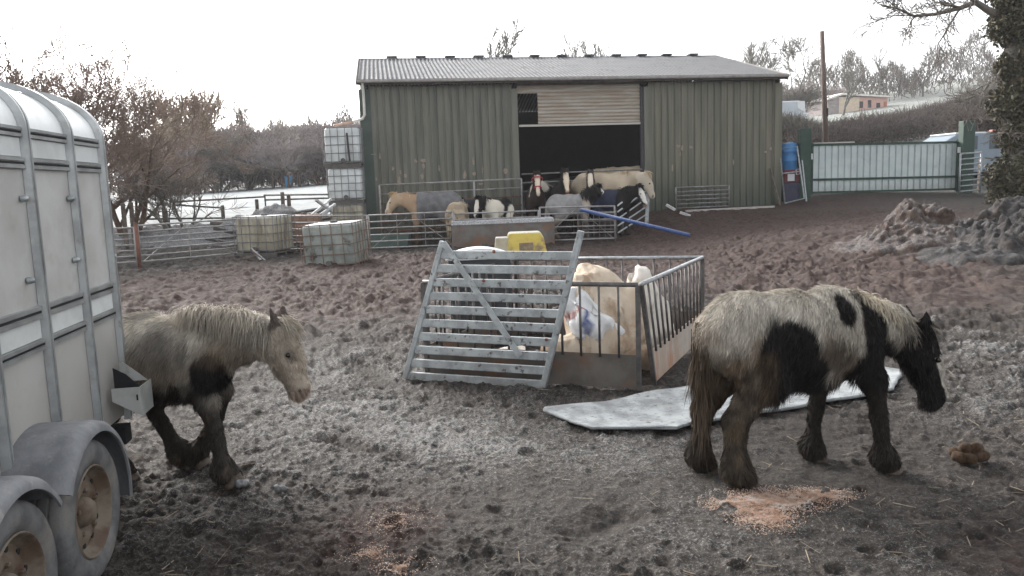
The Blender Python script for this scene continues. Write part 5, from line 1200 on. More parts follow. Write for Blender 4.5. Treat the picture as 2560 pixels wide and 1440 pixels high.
# wooden rail fence below the ivied trunk
Fp0 = pt(2446, 28.6); Fp1 = pt(2700, 27.5)
rf = thing('rail_fence', 'low pale wooden rail fence running from the gate to the right edge', 'fence', Fp0)
for i, s in enumerate((0, .33, .66, 1)):
    P = Fp0.lerp(Fp1, s); P.z = gz(P.x, P.y); b = MB(); b.bar(P, P+Vector((0, 0, W(2500, 400, 28).z-gz(W(2500,400,28).x, 28))), .09, .09, (1, 0, 0)); b.build('post', WOOD, rf, world=True)
zr_ = W(2500, 456, 28.2).z
b = MB(); b.bar((Fp0.x, Fp0.y-.06, zr_), (Fp1.x, Fp1.y-.06, zr_+.15), .05, .17); b.build('rail', mat('pale_green_board', (.20, .195, .16), (.14, .135, .11), 4, .9, stretch=(.4, 3, 3)), rf, world=True)
b = MB(); b.bar((W(2462, 395, 28.3).x, 28.3, W(2462, 395, 28.3).z), (W(2500, 398, 28.2).x, 28.2, W(2500, 398, 28.2).z), .04, .04); b.build('rail', WOOD, rf, world=True)
# big ivy-clad trunk at the right edge with bare boughs
def ivied_trunk():
    Y = 24.0; base = W(2556, 470, Y); base.z = gz(base.x, Y)-.2; top = W(2540, -60, Y)
    t = thing('ivied_tree', 'huge ivy clad trunk at the right edge with bare boughs overhead', 'tree', base)
    H = top.z-base.z; ax = top-base
    segs = []
    n = 10
    for i in range(n): segs.append((ax*(i/n), ax*((i+1)/n), .42-.012*i, .42-.012*(i+1), 0))
    o = link('trunk', seg_mesh('trunk', segs, 12), BARKS['greytrunk'], t)
    rd = random.Random(5); bs = []
    def bough(p, d, L, r, lev):
        q = p; rr = r; n_ = 4
        for i in range(n_):
            d = (d+Vector((rd.gauss(0, .16), rd.gauss(0, .16), rd.gauss(0, .14)))).normalized(); q2 = q+d*(L/n_); r2 = max(.008, r*(1-.5*(i+1)/n_)); bs.append((q.copy(), q2.copy(), rr, r2, lev)); q = q2; rr = r2
            if lev < 4 and i >= 0:
                for _ in range(2 if lev > 0 else 1):
                    axx = d.orthogonal().normalized(); axx.rotate(Matrix.Rotation(rd.uniform(0, 6.28), 3, d)); nd = (d*.8+axx*.75+Vector((0, 0, -.05))).normalized(); bough(q, nd, L*rd.uniform(.35, .6), max(.008, rr*.55), lev+1)
    w2 = lambda px, py, Y_=Y: W(px, py, Y_)-base
    main = [w2(2505, 40), w2(2470, 25), w2(2440, 5), w2(2400, 20), w2(2340, 35, 23.5), w2(2285, 40, 23.3), w2(2240, 20, 23), w2(2200, 12, 23)]
    rad = [.13, .11, .09, .07, .055, .042, .03, .015]
    for i in range(len(main)-1):
        bs.append((main[i], main[i+1], rad[i], rad[i+1], 1))
        d = (main[i+1]-main[i]).normalized()
        if i > 0:
            for _ in range(2): bough(main[i+1], (d*.7+Vector((rd.gauss(0, .4), rd.gauss(0, .3), rd.uniform(-.2, .5)))).normalized(), rd.uniform(.7, 1.3), rad[i+1]*.5, 2)
    for a, c, r_ in (((2440,5),(2330,-25),.07),((2400,20),(2300,0),.05),((2510,170),(2455,230),.05),((2455,230),(2430,260),.03),((2290,40),(2250,80),.025),((2500,330),(2470,345),.03)):
        A_ = w2(*a); B_ = w2(*c, 23.4); bough(A_, (B_-A_).normalized(), (B_-A_).length, r_, 2)
    link('bough', seg_mesh('bough', bs, 5), BARKS['dark'], t)
    g = np.random.default_rng(8); m = 30000
    s = g.uniform(0, 1, m); P = np.array(base[:])*0+np.outer(s, np.array(ax[:])); a = g.uniform(0, 6.283, m)
    prof = .50+.16*np.sin(s*17)+.12*np.sin(s*41+1)+.15*sstep(.42, .10, s); rr = prof*(.75+.5*g.random(m)**2)+.15*pn(s*9, a*1.2, 2.)
    P[:, 0] += rr*np.cos(a); P[:, 1] += rr*np.sin(a); P[:, 2] += g.normal(0, .1, m)
    link('ivy', leaf_mesh('ivy', P, .13, 3), BARKS['ivy'], t)
ivied_trunk()
# ------------------------------------------------------------------ left: paddock fence, timber pile, small bush, shed, drum
pf = [at(303, 560), at(322, 556)]
def wpost(label, px, pyt, pyb, Y, r=.06, group='old wooden posts along the paddock'):
    q = W(px, pyb, Y); g_ = gz(q.x, Y); h_ = W(px, pyt, Y).z-g_; b = MB(); b.lathe([(r, -.3), (r, h_-.02), (r*.8, h_), (0, h_)], (0, 0, 0), (0, 0, 1), 8); o = b.build('wooden_post', WOOD, None, smooth=False); o.location = (q.x, Y, g_); return tag(o, label, 'post', group)
for px, pyt, pyb, Y, lab in ((312,508,562,24,'weathered post nearest the trailer in the paddock fence'),(332,505,560,24.2,'taller weathered post second from the trailer'),(412,508,552,27,'weathered post hidden in the small bare bush'),(558,513,540,29,'short post left of the dark timber pile'),(643,498,520,30,'short post standing behind the dark timber pile'),(709,480,530,27.5,'rusty topped post in the middle of the timber pile'),(724,486,530,27.6,'thick grey post beside the rusty topped post'),(683,434,466,62,'far pale post left of the blue drum'),(707,434,466,62,'far pale post touching the blue drum'),(749,432,464,62,'far pale post right of the blue drum')):
    wpost(lab, px, pyt, pyb, Y, .07 if Y < 40 else .13)
fr_ = thing('rail_fence', 'thin dark rail fence across the white paddock behind the bush', 'fence', W(320, 540, 26))
for a, c, Y0, Y1 in (((430,505),(660,492),28,30),((430,512),(560,520),28,29),((660,488),(830,486),30,28),((662,500),(830,495),30,28),((335,548),(560,545),26,28),((662,488),(664,515),30,30)):
    b = MB(); b.tube(W(*a, Y0), W(*c, Y1), .032, n=6); b.build('rail', mat('dark_rail', (.08, .075, .07), (.13, .12, .12), 6, .8) if 'dark_rail' not in bpy.data.materials else bpy.data.materials['dark_rail'], fr_, world=True)
rdm = random.Random(9)
TW = mat('dark_wet_timber', (.06, .052, .05), (.10, .09, .085), 5, .9, 0, .4, 30, frost=.4)
tpile = thing('timber_pile', 'long dark pile of old rails and branches behind the hurdles', 'timber pile', at(600, 565))
for i in range(46):
    s = rdm.random(); px = 545+290*s; Y = 23.6+rdm.uniform(0, 2.6); x = W(px, 500, Y).x; zg = gz(x, Y)
    top = .25+.75*math.exp(-((s-.62)/.30)**2); z = zg+rdm.uniform(.05, top)
    L = rdm.uniform(1.0, 3.2); a = rdm.gauss(.05, .35); d = Vector((math.cos(a), math.sin(a)*.6, rdm.gauss(.10, .12))).normalized()
    b = MB(); b.tube(Vector((x, Y, z))-d*L/2, Vector((x, Y, z))+d*L/2, rdm.uniform(.03, .085), n=6); b.build('log', TW if rdm.random() < .8 else WOOD, tpile, world=True)
b = MB()
bank = [hl(600,560,25.6,.55,1.2), hl(690,550,25.8,.85,1.2), hl(500,560,26,.35,1.6), hl(400,560,26,.3,1.5), hl(780,550,26,.6,1.2), hl(320,560,25.5,.3,1.2)]
heap('earth_bank', 'low dark earth bank under the timber pile behind the hurdles', bank, mat('dark_bank_earth', (.045, .040, .037), (.08, .07, .065), 4, .95, 0, .5, 20, frost=.3), res=.09, amp=.08, seed=8)
# white pipes and rails stacked left of the tanks
wr = thing('white_rails', 'crossed pale rails leaning left of the tank stack', 'rails', W(790, 560, 23.4))
for a, c in (((745,565),(828,497)),((765,572),(830,520)),((772,558),(838,510)),((790,500),(828,528))):
    b = MB(); b.bar(W(*a, 23.2), W(*c, 23.9), .09, .06); b.build('rail', mat('frosted_pale_rail', (.50, .51, .52), (.34, .34, .34), 6, .8, frost=.8) if 'frosted_pale_rail' not in bpy.data.materials else bpy.data.materials['frosted_pale_rail'], wr, world=True)
tree_proto('bush', 31, 3, .06, 'dark', 'greytrunk', 1.0, levels=4, spread=.7, up=.15, kids=(3, 4), ratio=(.6, .8), multi=5, minr=.007)
tree_px('bush', 'bare_bush', 'small bare bush with arching branches in front of the white paddock', 432, 400, 25.5, .5, 1.3, group=None)
dq = W(723, 462, 61); b = MB(); hd_ = .95; b.lathe([(0, 0), (.28, 0), (.29, hd_*.33), (.31, hd_*.35), (.29, hd_*.37), (.29, hd_*.66), (.31, hd_*.68), (.29, hd_*.7), (.28, hd_), (0, hd_)], (0, 0, 0), (0, 0, 1), 20); o = b.build('blue_drum', mat('sky_blue_plastic', (.08, .30, .55), None, rough=.4), None, smooth=False); o.location = (dq.x, 61, gz(dq.x, 61)); tag(o, 'blue drum between pale posts at the far edge of the paddock', 'drum')
sq = W(365, 490, 64); sh = thing('far_shed', 'hazy blue grey sheet shed behind the hawthorn across the paddock', 'shed', (sq.x, 64, gz(sq.x, 64)-.3), R(5))
b = MB(); b.box((0, 1.5, 1.1), (3.2, 3, 2.2)); b.build('wall', mat('blue_grey_sheet', (.23, .28, .34), (.20, .24, .30), 1, .7), sh)
b = MB(); b.prism([(-1.8, -.2, 2.2), (1.8, -.2, 2.2), (0, -.2, 2.75)], (0, 3.4, 0)); b.build('roof', mat('frosted_shed_roof', (.42, .44, .47), None, rough=.8), sh)
# ------------------------------------------------------------------ ponies
def mixc(c, m, col): return c*(1-m[:, None])+np.array(col)*m[:, None]
COATM = mat('pony_coat', (1, 1, 1), None, attr=True, rough=.85, bump=.3, bscale=90, spec=.15)
HAIRM = mat('pony_hair', (1, 1, 1), None, attr=True, rough=.7, spec=.2)
HOOFM = mat('muddy_hoof', (.06, .045, .035), (.10, .08, .06), 20, .6)
EYEM = mat('pony_eye', (.012, .008, .006), None, rough=.1, spec=.5)
def leg(pts): return pts
def std_legs(fl=(.30, .30), hl=(-.40, -.40)):
    L = []
    for x, y in ((fl[0], -.13), (fl[1], .13)):
        L.append([(.27, y*.95, .66, .115), (.28+.3*(x-.3), y, .52, .085), (.29+.6*(x-.3), y, .32, .058), (x-.005, y, .13, .052), (x, y, .085, .064), (x+.03, y, .035, .068)])
    for x, y in ((hl[0], -.13), (hl[1], .13)):
        L.append([(-.33, y*.9, .70, .17), (-.26+.3*(x+.4), y, .56, .115), (-.37+.6*(x+.4), y, .41, .072), (x-.05, y, .35, .062), (x-.02, y, .13, .052), (x-.01, y, .085, .064), (x+.03, y, .035, .068)])
    return L
def horse_prims(sp):
    P = []; bulk = sp.get('bulk', 1.0)
    hip, loin, chest = sp.get('hip', (-.34, 0, .78)), sp.get('loin', (-.06, 0, .755)), sp.get('chest', (.24, 0, .765))
    ys = .86
    P += [(hip, loin, .215*bulk, .235*bulk, ys), (loin, chest, .235*bulk, .215*bulk, ys)]
    P.append(((hip[0]-.09, 0, hip[2]-.02), (hip[0]-.02, 0, hip[2]+.02), .165*bulk, .19*bulk, .95))
    P.append(((hip[0]-.02, 0, hip[2]+.10), (hip[0]+.10, 0, hip[2]+.07), .12, .12, 1.0))
    if 'belly' in sp: P += [(a_, b_, ra_, rb_, .86) for a_, b_, ra_, rb_ in sp['belly']]
    w = sp.get('withers', (.20, 0, .93)); P.append((w, (w[0]+.10, 0, w[2]-.03), .075, .09, .75))
    n0 = sp.get('neck0', (.30, 0, .80)); poll = sp['poll']; mz = sp['muzzle']
    nm = tuple((np.array(n0)*.45+np.array(poll)*.55)+np.array(sp.get('nbend', (0, 0, .02))))
    P.append((n0, nm, .185, .135, .62)); P.append((nm, tuple(np.array(poll)-np.array(sp.get('polloff', (.02, 0, .02)))), .135, .105, .62))
    p = np.array(poll); m = np.array(mz); d = (m-p)/np.linalg.norm(m-p)
    side = np.cross(d, [0, 1, 0]); L = np.linalg.norm(m-p)
    back = np.array([-side[0], 0, -side[2]]); fwd_ = np.array([d[2]*-1, 0, d[0]])  # direction of the forehead
    if fwd_[0]*1+fwd_[2]*.6 < 0: fwd_ = -fwd_
    sp['_hd'] = (p, d, L, fwd_); q_ = sp.get('hs', 1.0)
    P.append((tuple(p), tuple(p+d*L*.45+fwd_*.005), .088*q_, .082*q_, .72)); P.append((tuple(p+d*L*.45), tuple(m-d*.045), .080*q_, .058*q_, .68)); P.append((tuple(m-d*.05), tuple(m-d*.03-fwd_*.012), .060*q_, .052*q_, .80))
    P.append((tuple(p+d*L*.16-fwd_*.055), tuple(p+d*L*.42-fwd_*.045), .080*q_, .056*q_, .62))
    for s in (-1, 1):
        e = p+fwd_*.02-d*.055*q_+np.array([0, s*.055*q_, 0]); P.append((tuple(e), tuple(e-d*.105*q_+np.array([0, s*.028, 0])+fwd_*.012), .037, .009, .7))
        q = p+d*L*.33+fwd_*.045*q_+np.array([0, s*.056*q_, 0]); P.append((tuple(q), tuple(q+d*.01), .015, .015, 1))
    for lg in sp.get('legs') or std_legs():
        for a, b in zip(lg[:-1], lg[1:]): P.append((a[:3], b[:3], a[3], b[3], 1.0 if a[2] < .6 else .72))
    return P
def horse_body(sp, h, vox):
    P = horse_prims(sp); k = .045
    pts = np.array([list(q[0])+[max(q[2], q[3])] for q in P]+[list(q[1])+[max(q[2], q[3])] for q in P])
    lo = (pts[:, :3]-pts[:, 3:]).min(0)-.03; hi = (pts[:, :3]+pts[:, 3:]).max(0)+.03; lo[2] = max(lo[2], -.02)
    def f(X, Y, Z):
        s = None
        for a, b, ra, rb, ys in P:
            q = rcone(X, Y, Z, a, b, ra, rb, ys)
            s = q if s is None else sminarr(s, q, k if ra > .05 else .018)
        s = np.maximum(s, -Z+.004)
        return s+.006*pn(X*9, Y*9, Z*9)
    V, F = nets(f, lo, hi, vox)
    # relax the net once
    E = np.concatenate([F[:, [0, 1]], F[:, [1, 2]], F[:, [2, 3]], F[:, [3, 0]]]); 
    for _ in range(2):
        acc = np.zeros_like(V); c = np.zeros(len(V)); np.add.at(acc, E[:, 0], V[E[:, 1]]); np.add.at(acc, E[:, 1], V[E[:, 0]]); np.add.at(c, E[:, 0], 1); np.add.at(c, E[:, 1], 1)
        V = V*.5+.5*acc/c[:, None]
    return V, F
def vnormals(V, F):
    n = np.zeros_like(V); fn = np.cross(V[F[:, 2]]-V[F[:, 0]], V[F[:, 3]]-V[F[:, 1]])
    for i in range(4): np.add.at(n, F[:, i], fn)
    return n/(np.linalg.norm(n, axis=1)[:, None]+1e-9)
def strands(name, P, D, L, W_, cols, parent, droop=.3, seed=1, segs=2):
    """tapered hair blades: roots P, directions D, lengths L"""
    g = np.random.default_rng(seed); n = len(P); D = D/np.linalg.norm(D, axis=1)[:, None]; L = L[:, None]
    side = np.cross(D, g.normal(size=(n, 3))); side /= np.linalg.norm(side, axis=1)[:, None]; W_ = np.broadcast_to(np.asarray(W_, float), (n,))[:, None]
    G = np.array([0, 0, -1.]); rows = []; p = P; d = D
    for i in range(segs):
        w = W_*(1-.35*i/segs); rows += [p-side*w*.5, p+side*w*.5]
        p = p+d*L/segs; d = d+G*droop+g.normal(size=(n, 3))*.08; d /= np.linalg.norm(d, axis=1)[:, None]
    rows.append(p); V = np.stack(rows, 1).reshape(-1, 3); k = 2*segs+1; base = np.arange(n)[:, None]*k; F = []
    for i in range(segs-1): F += [base+[2*i, 2*i+1, 2*i+3], base+[2*i, 2*i+3, 2*i+2]]
    F.append(base+[2*segs-2, 2*segs-1, 2*segs])
    C = np.repeat(cols, k, 0); return link(name, fastmesh(name, V, np.concatenate(F), C), HAIRM, parent)
def cream(V, s=1.): 
    n = fbm(V[:, 0]*5, V[:, 1]*5, V[:, 2]*2.5, 3); return np.array([.465, .43, .375])*s*(1+.22*n[:, None])
def legdist(V, sp):
    """0 on the trunk .. 1 at the hooves"""
    return sstep(.52, .20, V[:, 2])
def headpar(V, sp):
    p, d, L, f = sp['_hd']; q = V-p; t = q@d/L; u = q@f; r = np.linalg.norm(q-np.outer(q@d, d), axis=1)
    inh = (t > -.32) & (t < 1.3) & (r < .17*sp.get('hs', 1.0)) & (V[:, 0] > sp.get('headx', -9)); inh |= (t > -.75) & (t < -.1) & (r < .12) & (np.abs(V[:, 1]) > .035) & (u > -.03); return t, u, inh
def face_marks(c, V, sp, dark=(.02, .015, .014), blaze=None, bw_=.030, muzzle=None):
    t, u, inh = headpar(V, sp)
    if blaze is not None:
        m = inh & (np.abs(V[:, 1]) < bw_*(1+.5*np.sin(t*4))) & (u > .0) & (t > .05); c[m] = blaze
    if muzzle is not None:
        m = sstep(.84, .98, t)*inh; c = mixc(c, m, muzzle)
    p, d, L, f = sp['_hd']
    for s in (-1, 1):
        q = p+d*L*.93+f*.018+np.array([0, s*.035, 0]); m = np.linalg.norm(V-q, axis=1) < .016; c[m] = (.03, .02, .02)
    return c
def eyes(sp, h, parent):
    p, d, L, f = sp['_hd']
    for s in (-1, 1):
        k_ = sp.get("hs", 1.0); q = (p+d*L*.33+f*.034*k_+np.array([0, s*.0665*k_, 0]))*h; b = MB(); r_ = .0150*h*k_; b.lathe([(0, -r_), (.7*r_, -.7*r_), (r_, 0), (.7*r_, .7*r_), (0, r_)], q, (0, 1, 0), 10); b.build('eye', EYEM, parent, smooth=True)
def pony(name, label, loc, yaw, h, sp, colf, vox=.03, group=None, mane=None, tail=None, coat=0, coatlen=None, rug=None, headcollar=None, mesh_name='body', maneside=-1, wid=.004, cat='pony'):
    V, F = horse_body(sp, h, vox); c = colf(V, sp); N = vnormals(V, F)
    t = thing(name, label, cat, loc, yaw, group)
    link('body', fastmesh('body', V*h, F, np.clip(c, 0, 1), smooth=True), COATM, t)
    eyes(sp, h, t)
    if coat:
        for lg in sp['legs']:
            e_ = lg[-1]; b = MB(); b.lathe([(0, -.012), (.066, -.012), (.064, 0), (.052, .058), (0, .062)], ((e_[0]+.022)*h, e_[1]*h, max(0, e_[2]-.04)*h), (-.12, 0, 1), 14); b.build('hoof', HOOFM, t, smooth=True)
    g = np.random.default_rng(int(abs(loc[0])*100)+3)
    if coat:
        A = V[F[:, 1]]-V[F[:, 0]]; B = V[F[:, 2]]-V[F[:, 0]]; ar = np.linalg.norm(np.cross(A, B), axis=1)
        ar = ar*np.where(V[F].mean(1)[:, 2] > .04, 1, .2); fi = g.choice(len(F), coat, p=ar/ar.sum()); uv = g.random((coat, 2))
        q = V[F[fi]]; a, b = uv[:, :1], uv[:, 1:]; wts = [(1-a)*(1-b), a*(1-b), a*b, (1-a)*b]
        P = sum(w*q[:, i] for i, w in enumerate(wts)); p_, d_, L_, f_ = sp['_hd']; k_ = sp.get('hs', 1.0)
        keep = np.ones(coat, bool)
        for s_ in (-1, 1): keep &= np.linalg.norm(P-(p_+d_*L_*.31+f_*.034*k_+np.array([0, s_*.0685*k_, 0])), axis=1) > .026
        nn = sum(w*N[F[fi, i]] for i, w in enumerate(wts)); cc = sum(w*c[F[fi, i]] for i, w in enumerate(wts))
        tt, uu, inh = headpar(P, sp); p_, d_, L_, f_ = sp['_hd']
        lg = legdist(P, sp)
        D = np.tile([-.40, 0, -.85], (coat, 1)); D = D+lg[:, None]*np.array([.25, 0, -.3]); D[inh] = d_
        rump = sstep(-.30, -.42, P[:, 0])[:, None]; D = D+rump*np.array([.15, 0, -.4])
        D = D-nn*(D*nn).sum(1)[:, None]; D /= np.linalg.norm(D, axis=1)[:, None]+1e-6
        clump = g.normal(size=(coat, 3))*.16 + np.stack([pn(P[:, 0]*14+i*9, P[:, 1]*14, P[:, 2]*14) for i in range(3)], 1)*.55
        D = D+nn*.24+clump*.85
        Lh = coatlen(P, nn, tt, inh)*g.uniform(.6, 1.2, coat)
        var = (1+g.normal(0, .20, coat)+.25*pn(P[:, 0]*26, P[:, 1]*26, P[:, 2]*9))[:, None]
        strands('coat', (P*h)[keep], D[keep], (Lh*h)[keep], (wid*h*g.uniform(.6, 1.3, coat))[keep], np.clip(cc*np.clip(var, .4, 1.7), 0, 1)[keep], t, droop=.35, seed=5)
    if mane:
        n, Lm, mc, fl = mane; n0 = np.array(sp.get('mane0', (.24, 0, .98))); poll = np.array(sp['poll']); p_, d_, L_, f_ = sp['_hd']
        s = g.random(n); mid = np.array(sp.get('manemid', tuple((n0+poll)/2+np.array([-.03, 0, .07])))); end = poll-d_*.05-f_*.07+np.array([0, 0, .01])
        P = ((1-s)**2)[:, None]*n0+(2*s*(1-s))[:, None]*mid+(s**2)[:, None]*end; P = P+g.normal(size=(n, 3))*[.012, .018, .012]
        sd = np.where(g.random(n) < .85, maneside, -maneside); D = np.stack([g.normal(.05, .25, n), sd*g.uniform(.35, .9, n), g.normal(.15, .25, n)], 1)
        cols = (mc(P, s) if callable(mc) else np.tile(mc, (n, 1)))*(1+g.normal(0, .22, n))[:, None]
        strands('mane', P*h, D, Lm*h*g.uniform(.5, 1.15, n), wid*1.4*h*g.uniform(.7, 1.3, n) if coat else .018*h, np.clip(cols, 0, 1), t, droop=.75, seed=7, segs=4)
        m = max(int(n*fl), 6); P = poll-d_*.075+f_*.045+g.normal(size=(m, 3))*[.015, .030, .015]; D = f_*.5+d_*.7+g.normal(size=(m, 3))*.28
        cols = np.tile(mc(np.tile(poll, (1, 1)), np.ones(1))[0] if callable(mc) else mc, (m, 1))*(1+g.normal(0, .2, m))[:, None]
        strands('forelock', P*h, D, .15*h*g.uniform(.6, 1.2, m), wid*1.3*h if coat else .015*h, np.clip(cols, 0, 1), t, droop=.5, seed=8, segs=3)
    if tail:
        n, Lt, tcol = tail; r0 = np.array([sp.get('hip', (-.34, 0, .78))[0]-.205, 0, sp.get('hip', (-.34, 0, .78))[2]+.09]); P = r0+np.stack([g.normal(0, .016, n), g.normal(0, .026, n), -np.abs(g.normal(0, .16, n))], 1); P[:, 0] -= .02+.06*np.abs(P[:, 2]-r0[2])*0
        D = np.stack([g.normal(-.04, .07, n), g.normal(0, .12, n), -np.ones(n)], 1); cols = np.tile(tcol, (n, 1))*(1+g.normal(0, .25, n))[:, None]
        if callable(tcol): cols = tcol(P)
        strands('tail', P*h, D, Lt*h*g.uniform(.55, 1.0, n), wid*1.6*h if coat else .02*h, np.clip(cols, 0, 1), t, droop=.25, seed=9, segs=4)
    if rug:
        rc, x0, x1, zlow = rug; m = (V[F].mean(1)[:, 0] > x0) & (V[F].mean(1)[:, 0] < x1) & (V[F].mean(1)[:, 2] > zlow)
        fs = F[m]; us = np.unique(fs); rm = np.full(len(V), -1); rm[us] = np.arange(len(us)); RV = V[us]+N[us]*(.022+.008*pn(V[us][:, 0]*8, V[us][:, 1]*8, V[us][:, 2]*8)[:, None])
        o = link('rug', fastmesh('rug', RV*h, rm[fs], smooth=True), rc, t)
    if headcollar:
        p_, d_, L_, f_ = sp['_hd']
        for k, rr in ((.18, .115), (.62, .082)):
            b = MB(); cpt = p_+d_*L_*k; b.lathe([(rr*h, -.014*h), (rr*1.06*h, 0), (rr*h, .014*h)], cpt*h, tuple(d_), 16); b.build('headcollar', headcollar, t, smooth=True)
    return t
g3 = lambda V, f, s=0: fbm(V[:, 0]*f+s, V[:, 1]*f, V[:, 2]*f, 3)
# --- the piebald pony in front on the right
MUD = (.036, .030, .024)
def ell(V, x, z, rx, rz, e=.25, wob=.35, f=7, s=0, sy=None):
    d = np.hypot((V[:, 0]-x)/rx, (V[:, 2]-z)/rz)+wob*.5*g3(V, f, s); m = sstep(1+e, 1-e, d)
    if sy is not None: m = m*(V[:, 1]*sy > -.02)
    return m
def col_pied(V, sp):
    c = cream(V, .95); x, y, z = V.T
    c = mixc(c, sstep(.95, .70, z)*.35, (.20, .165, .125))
    rust = sstep(.0, .5, g3(V, 5, 3))*sstep(.95, .80, z)*sstep(.42, .55, z)*.55; c = mixc(c, rust, (.16, .095, .05))
    blk = np.array([.0145, .0125, .012])
    m = ell(V, -.16, .75, .185, .205, .10, .35); m = np.maximum(m, ell(V, -.08, .63, .20, .14, .12, .4)); m = np.maximum(m, ell(V, .02, .545, .32, .065, .15, .5))
    m = np.maximum(m, ell(V, .215, .955, .055, .082, .10, .25)); 
    m = np.maximum(m, ell(V, .12, .70, .13, .10, .4, 1.0, 11)*.55)
    m = np.maximum(m, ell(V, .40, .83, .105, .27, .10, .25)); m = np.maximum(m, ell(V, .42, .60, .19, .20, .15, .35))
    c = mixc(c, np.clip(m, 0, 1), blk)
    hq = sstep(-.18, -.32, x)*sstep(.88, .66, z+.10*g3(V, 6, 8)); c = mixc(c, hq*.8, (.092, .062, .039)); c = mixc(c, hq*sstep(-.15, .35, g3(V, 12, 4))*.7, (.032, .023, .017)); c = mixc(c, hq*sstep(.1, .5, g3(V, 10, 24))*.5, (.22, .16, .10))
    lg = sstep(.56, .36, z); c = mixc(c, lg*.92, MUD); c = mixc(c, lg*sstep(.1, .5, g3(V, 8, 14))*.5, (.16, .125, .085))
    fl = lg*(x > .1)*.85; c = mixc(c, fl, (.020, .0165, .0145))
    c = mixc(c, sstep(.07, .03, z), (.035, .028, .024))
    t, u, inh = headpar(V, sp); hm = inh*np.maximum(sstep(-.25, -.12, t+.05*g3(V, 9)), (t < -.1) & (np.abs(V[:, 1]) > .035) & (u > -.03)); c = mixc(c, hm, blk)
    th = sstep(.10, .0, np.hypot((x-.58), (z-.60))/1.2-.06)*.9; c = mixc(c, th*(~inh), blk)
    c = face_marks(c, V, sp); m = inh & (t > .30) & (u > .040-.012*np.sin(t*5)); c[m] = (.50, .47, .42)
    return c
SPP = dict(belly=[((-.16, 0, .70), (.10, 0, .68), .17, .175), ((.10, 0, .68), (.30, 0, .70), .175, .16)], hip=(-.33, 0, .825), loin=(-.05, 0, .80), chest=(.25, 0, .80), withers=(.16, 0, 1.0), neck0=(.36, 0, .82), poll=(.765, 0, .735), muzzle=(.885, 0, .335), hs=1.15, nbend=(-.02, 0, .035), bulk=1.06, headx=.62,
  mane0=(.30, 0, 1.02), manemid=(.53, 0, .96),
  legs=[[(.33, -.12, .68, 0.125), (.40, -.13, .54, 0.06216), (.44, -.13, .34, 0.04292), (.465, -.13, .15, 0.03848), (.475, -.13, .09, 0.0592), (.505, -.13, .04, 0.0656)],
        [(.28, .12, .68, 0.12), (.25, .13, .54, 0.05772), (.21, .13, .34, 0.04144), (.185, .13, .15, 0.037), (.18, .13, .09, 0.0608), (.20, .13, .04, 0.0624)],
        [(-.32, -.12, .74, 0.185), (-.27, -.13, .60, 0.135), (-.38, -.14, .44, 0.06512), (-.43, -.14, .37, 0.06068), (-.425, -.14, .16, 0.0555), (-.42, -.14, .10, 0.0736), (-.375, -.14, .04, 0.068)],
        [(-.34, .12, .74, 0.18), (-.32, .13, .60, 0.125), (-.45, .13, .44, 0.06068), (-.505, .13, .37, 0.0555), (-.52, .13, .16, 0.05032), (-.525, .13, .10, 0.068), (-.49, .13, .04, 0.064)]])
def len_pied(P, n, t, inh):
    L = np.full(len(P), .045); z = P[:, 2]
    L = np.where((z < .64) & (z > .46) & (np.abs(P[:, 0]) < .30) & (n[:, 2] < .15), .105, L); L = np.where(z < .50, .028, L); L = np.where(z < .20, .040, L); L = np.where(z < .05, .03, L)
    L = np.where(inh, .026, L); L = np.where(inh & (n[:, 0] < -.2), .06, L); return L
def mane_pied(P, s):
    c = np.tile([.46, .40, .31], (len(P), 1)); m = sstep(.62, .75, s); c = mixc(c, m, (.16, .14, .12)); m = sstep(.10, .02, s); return mixc(c, m, (.05, .045, .04))
pp_ = at(1985, 1178); pp_.z = gz(pp_.x, pp_.y)
pony('pony', 'shaggy muddy piebald pony with its head hanging, beside the frosted rubber mat', pp_, R(9), 1.0, SPP, col_pied, .0125, coat=95000, coatlen=len_pied, mane=(3600, .13, mane_pied, .05), tail=(1300, .42, np.array([.072, .052, .036])), wid=.0030)
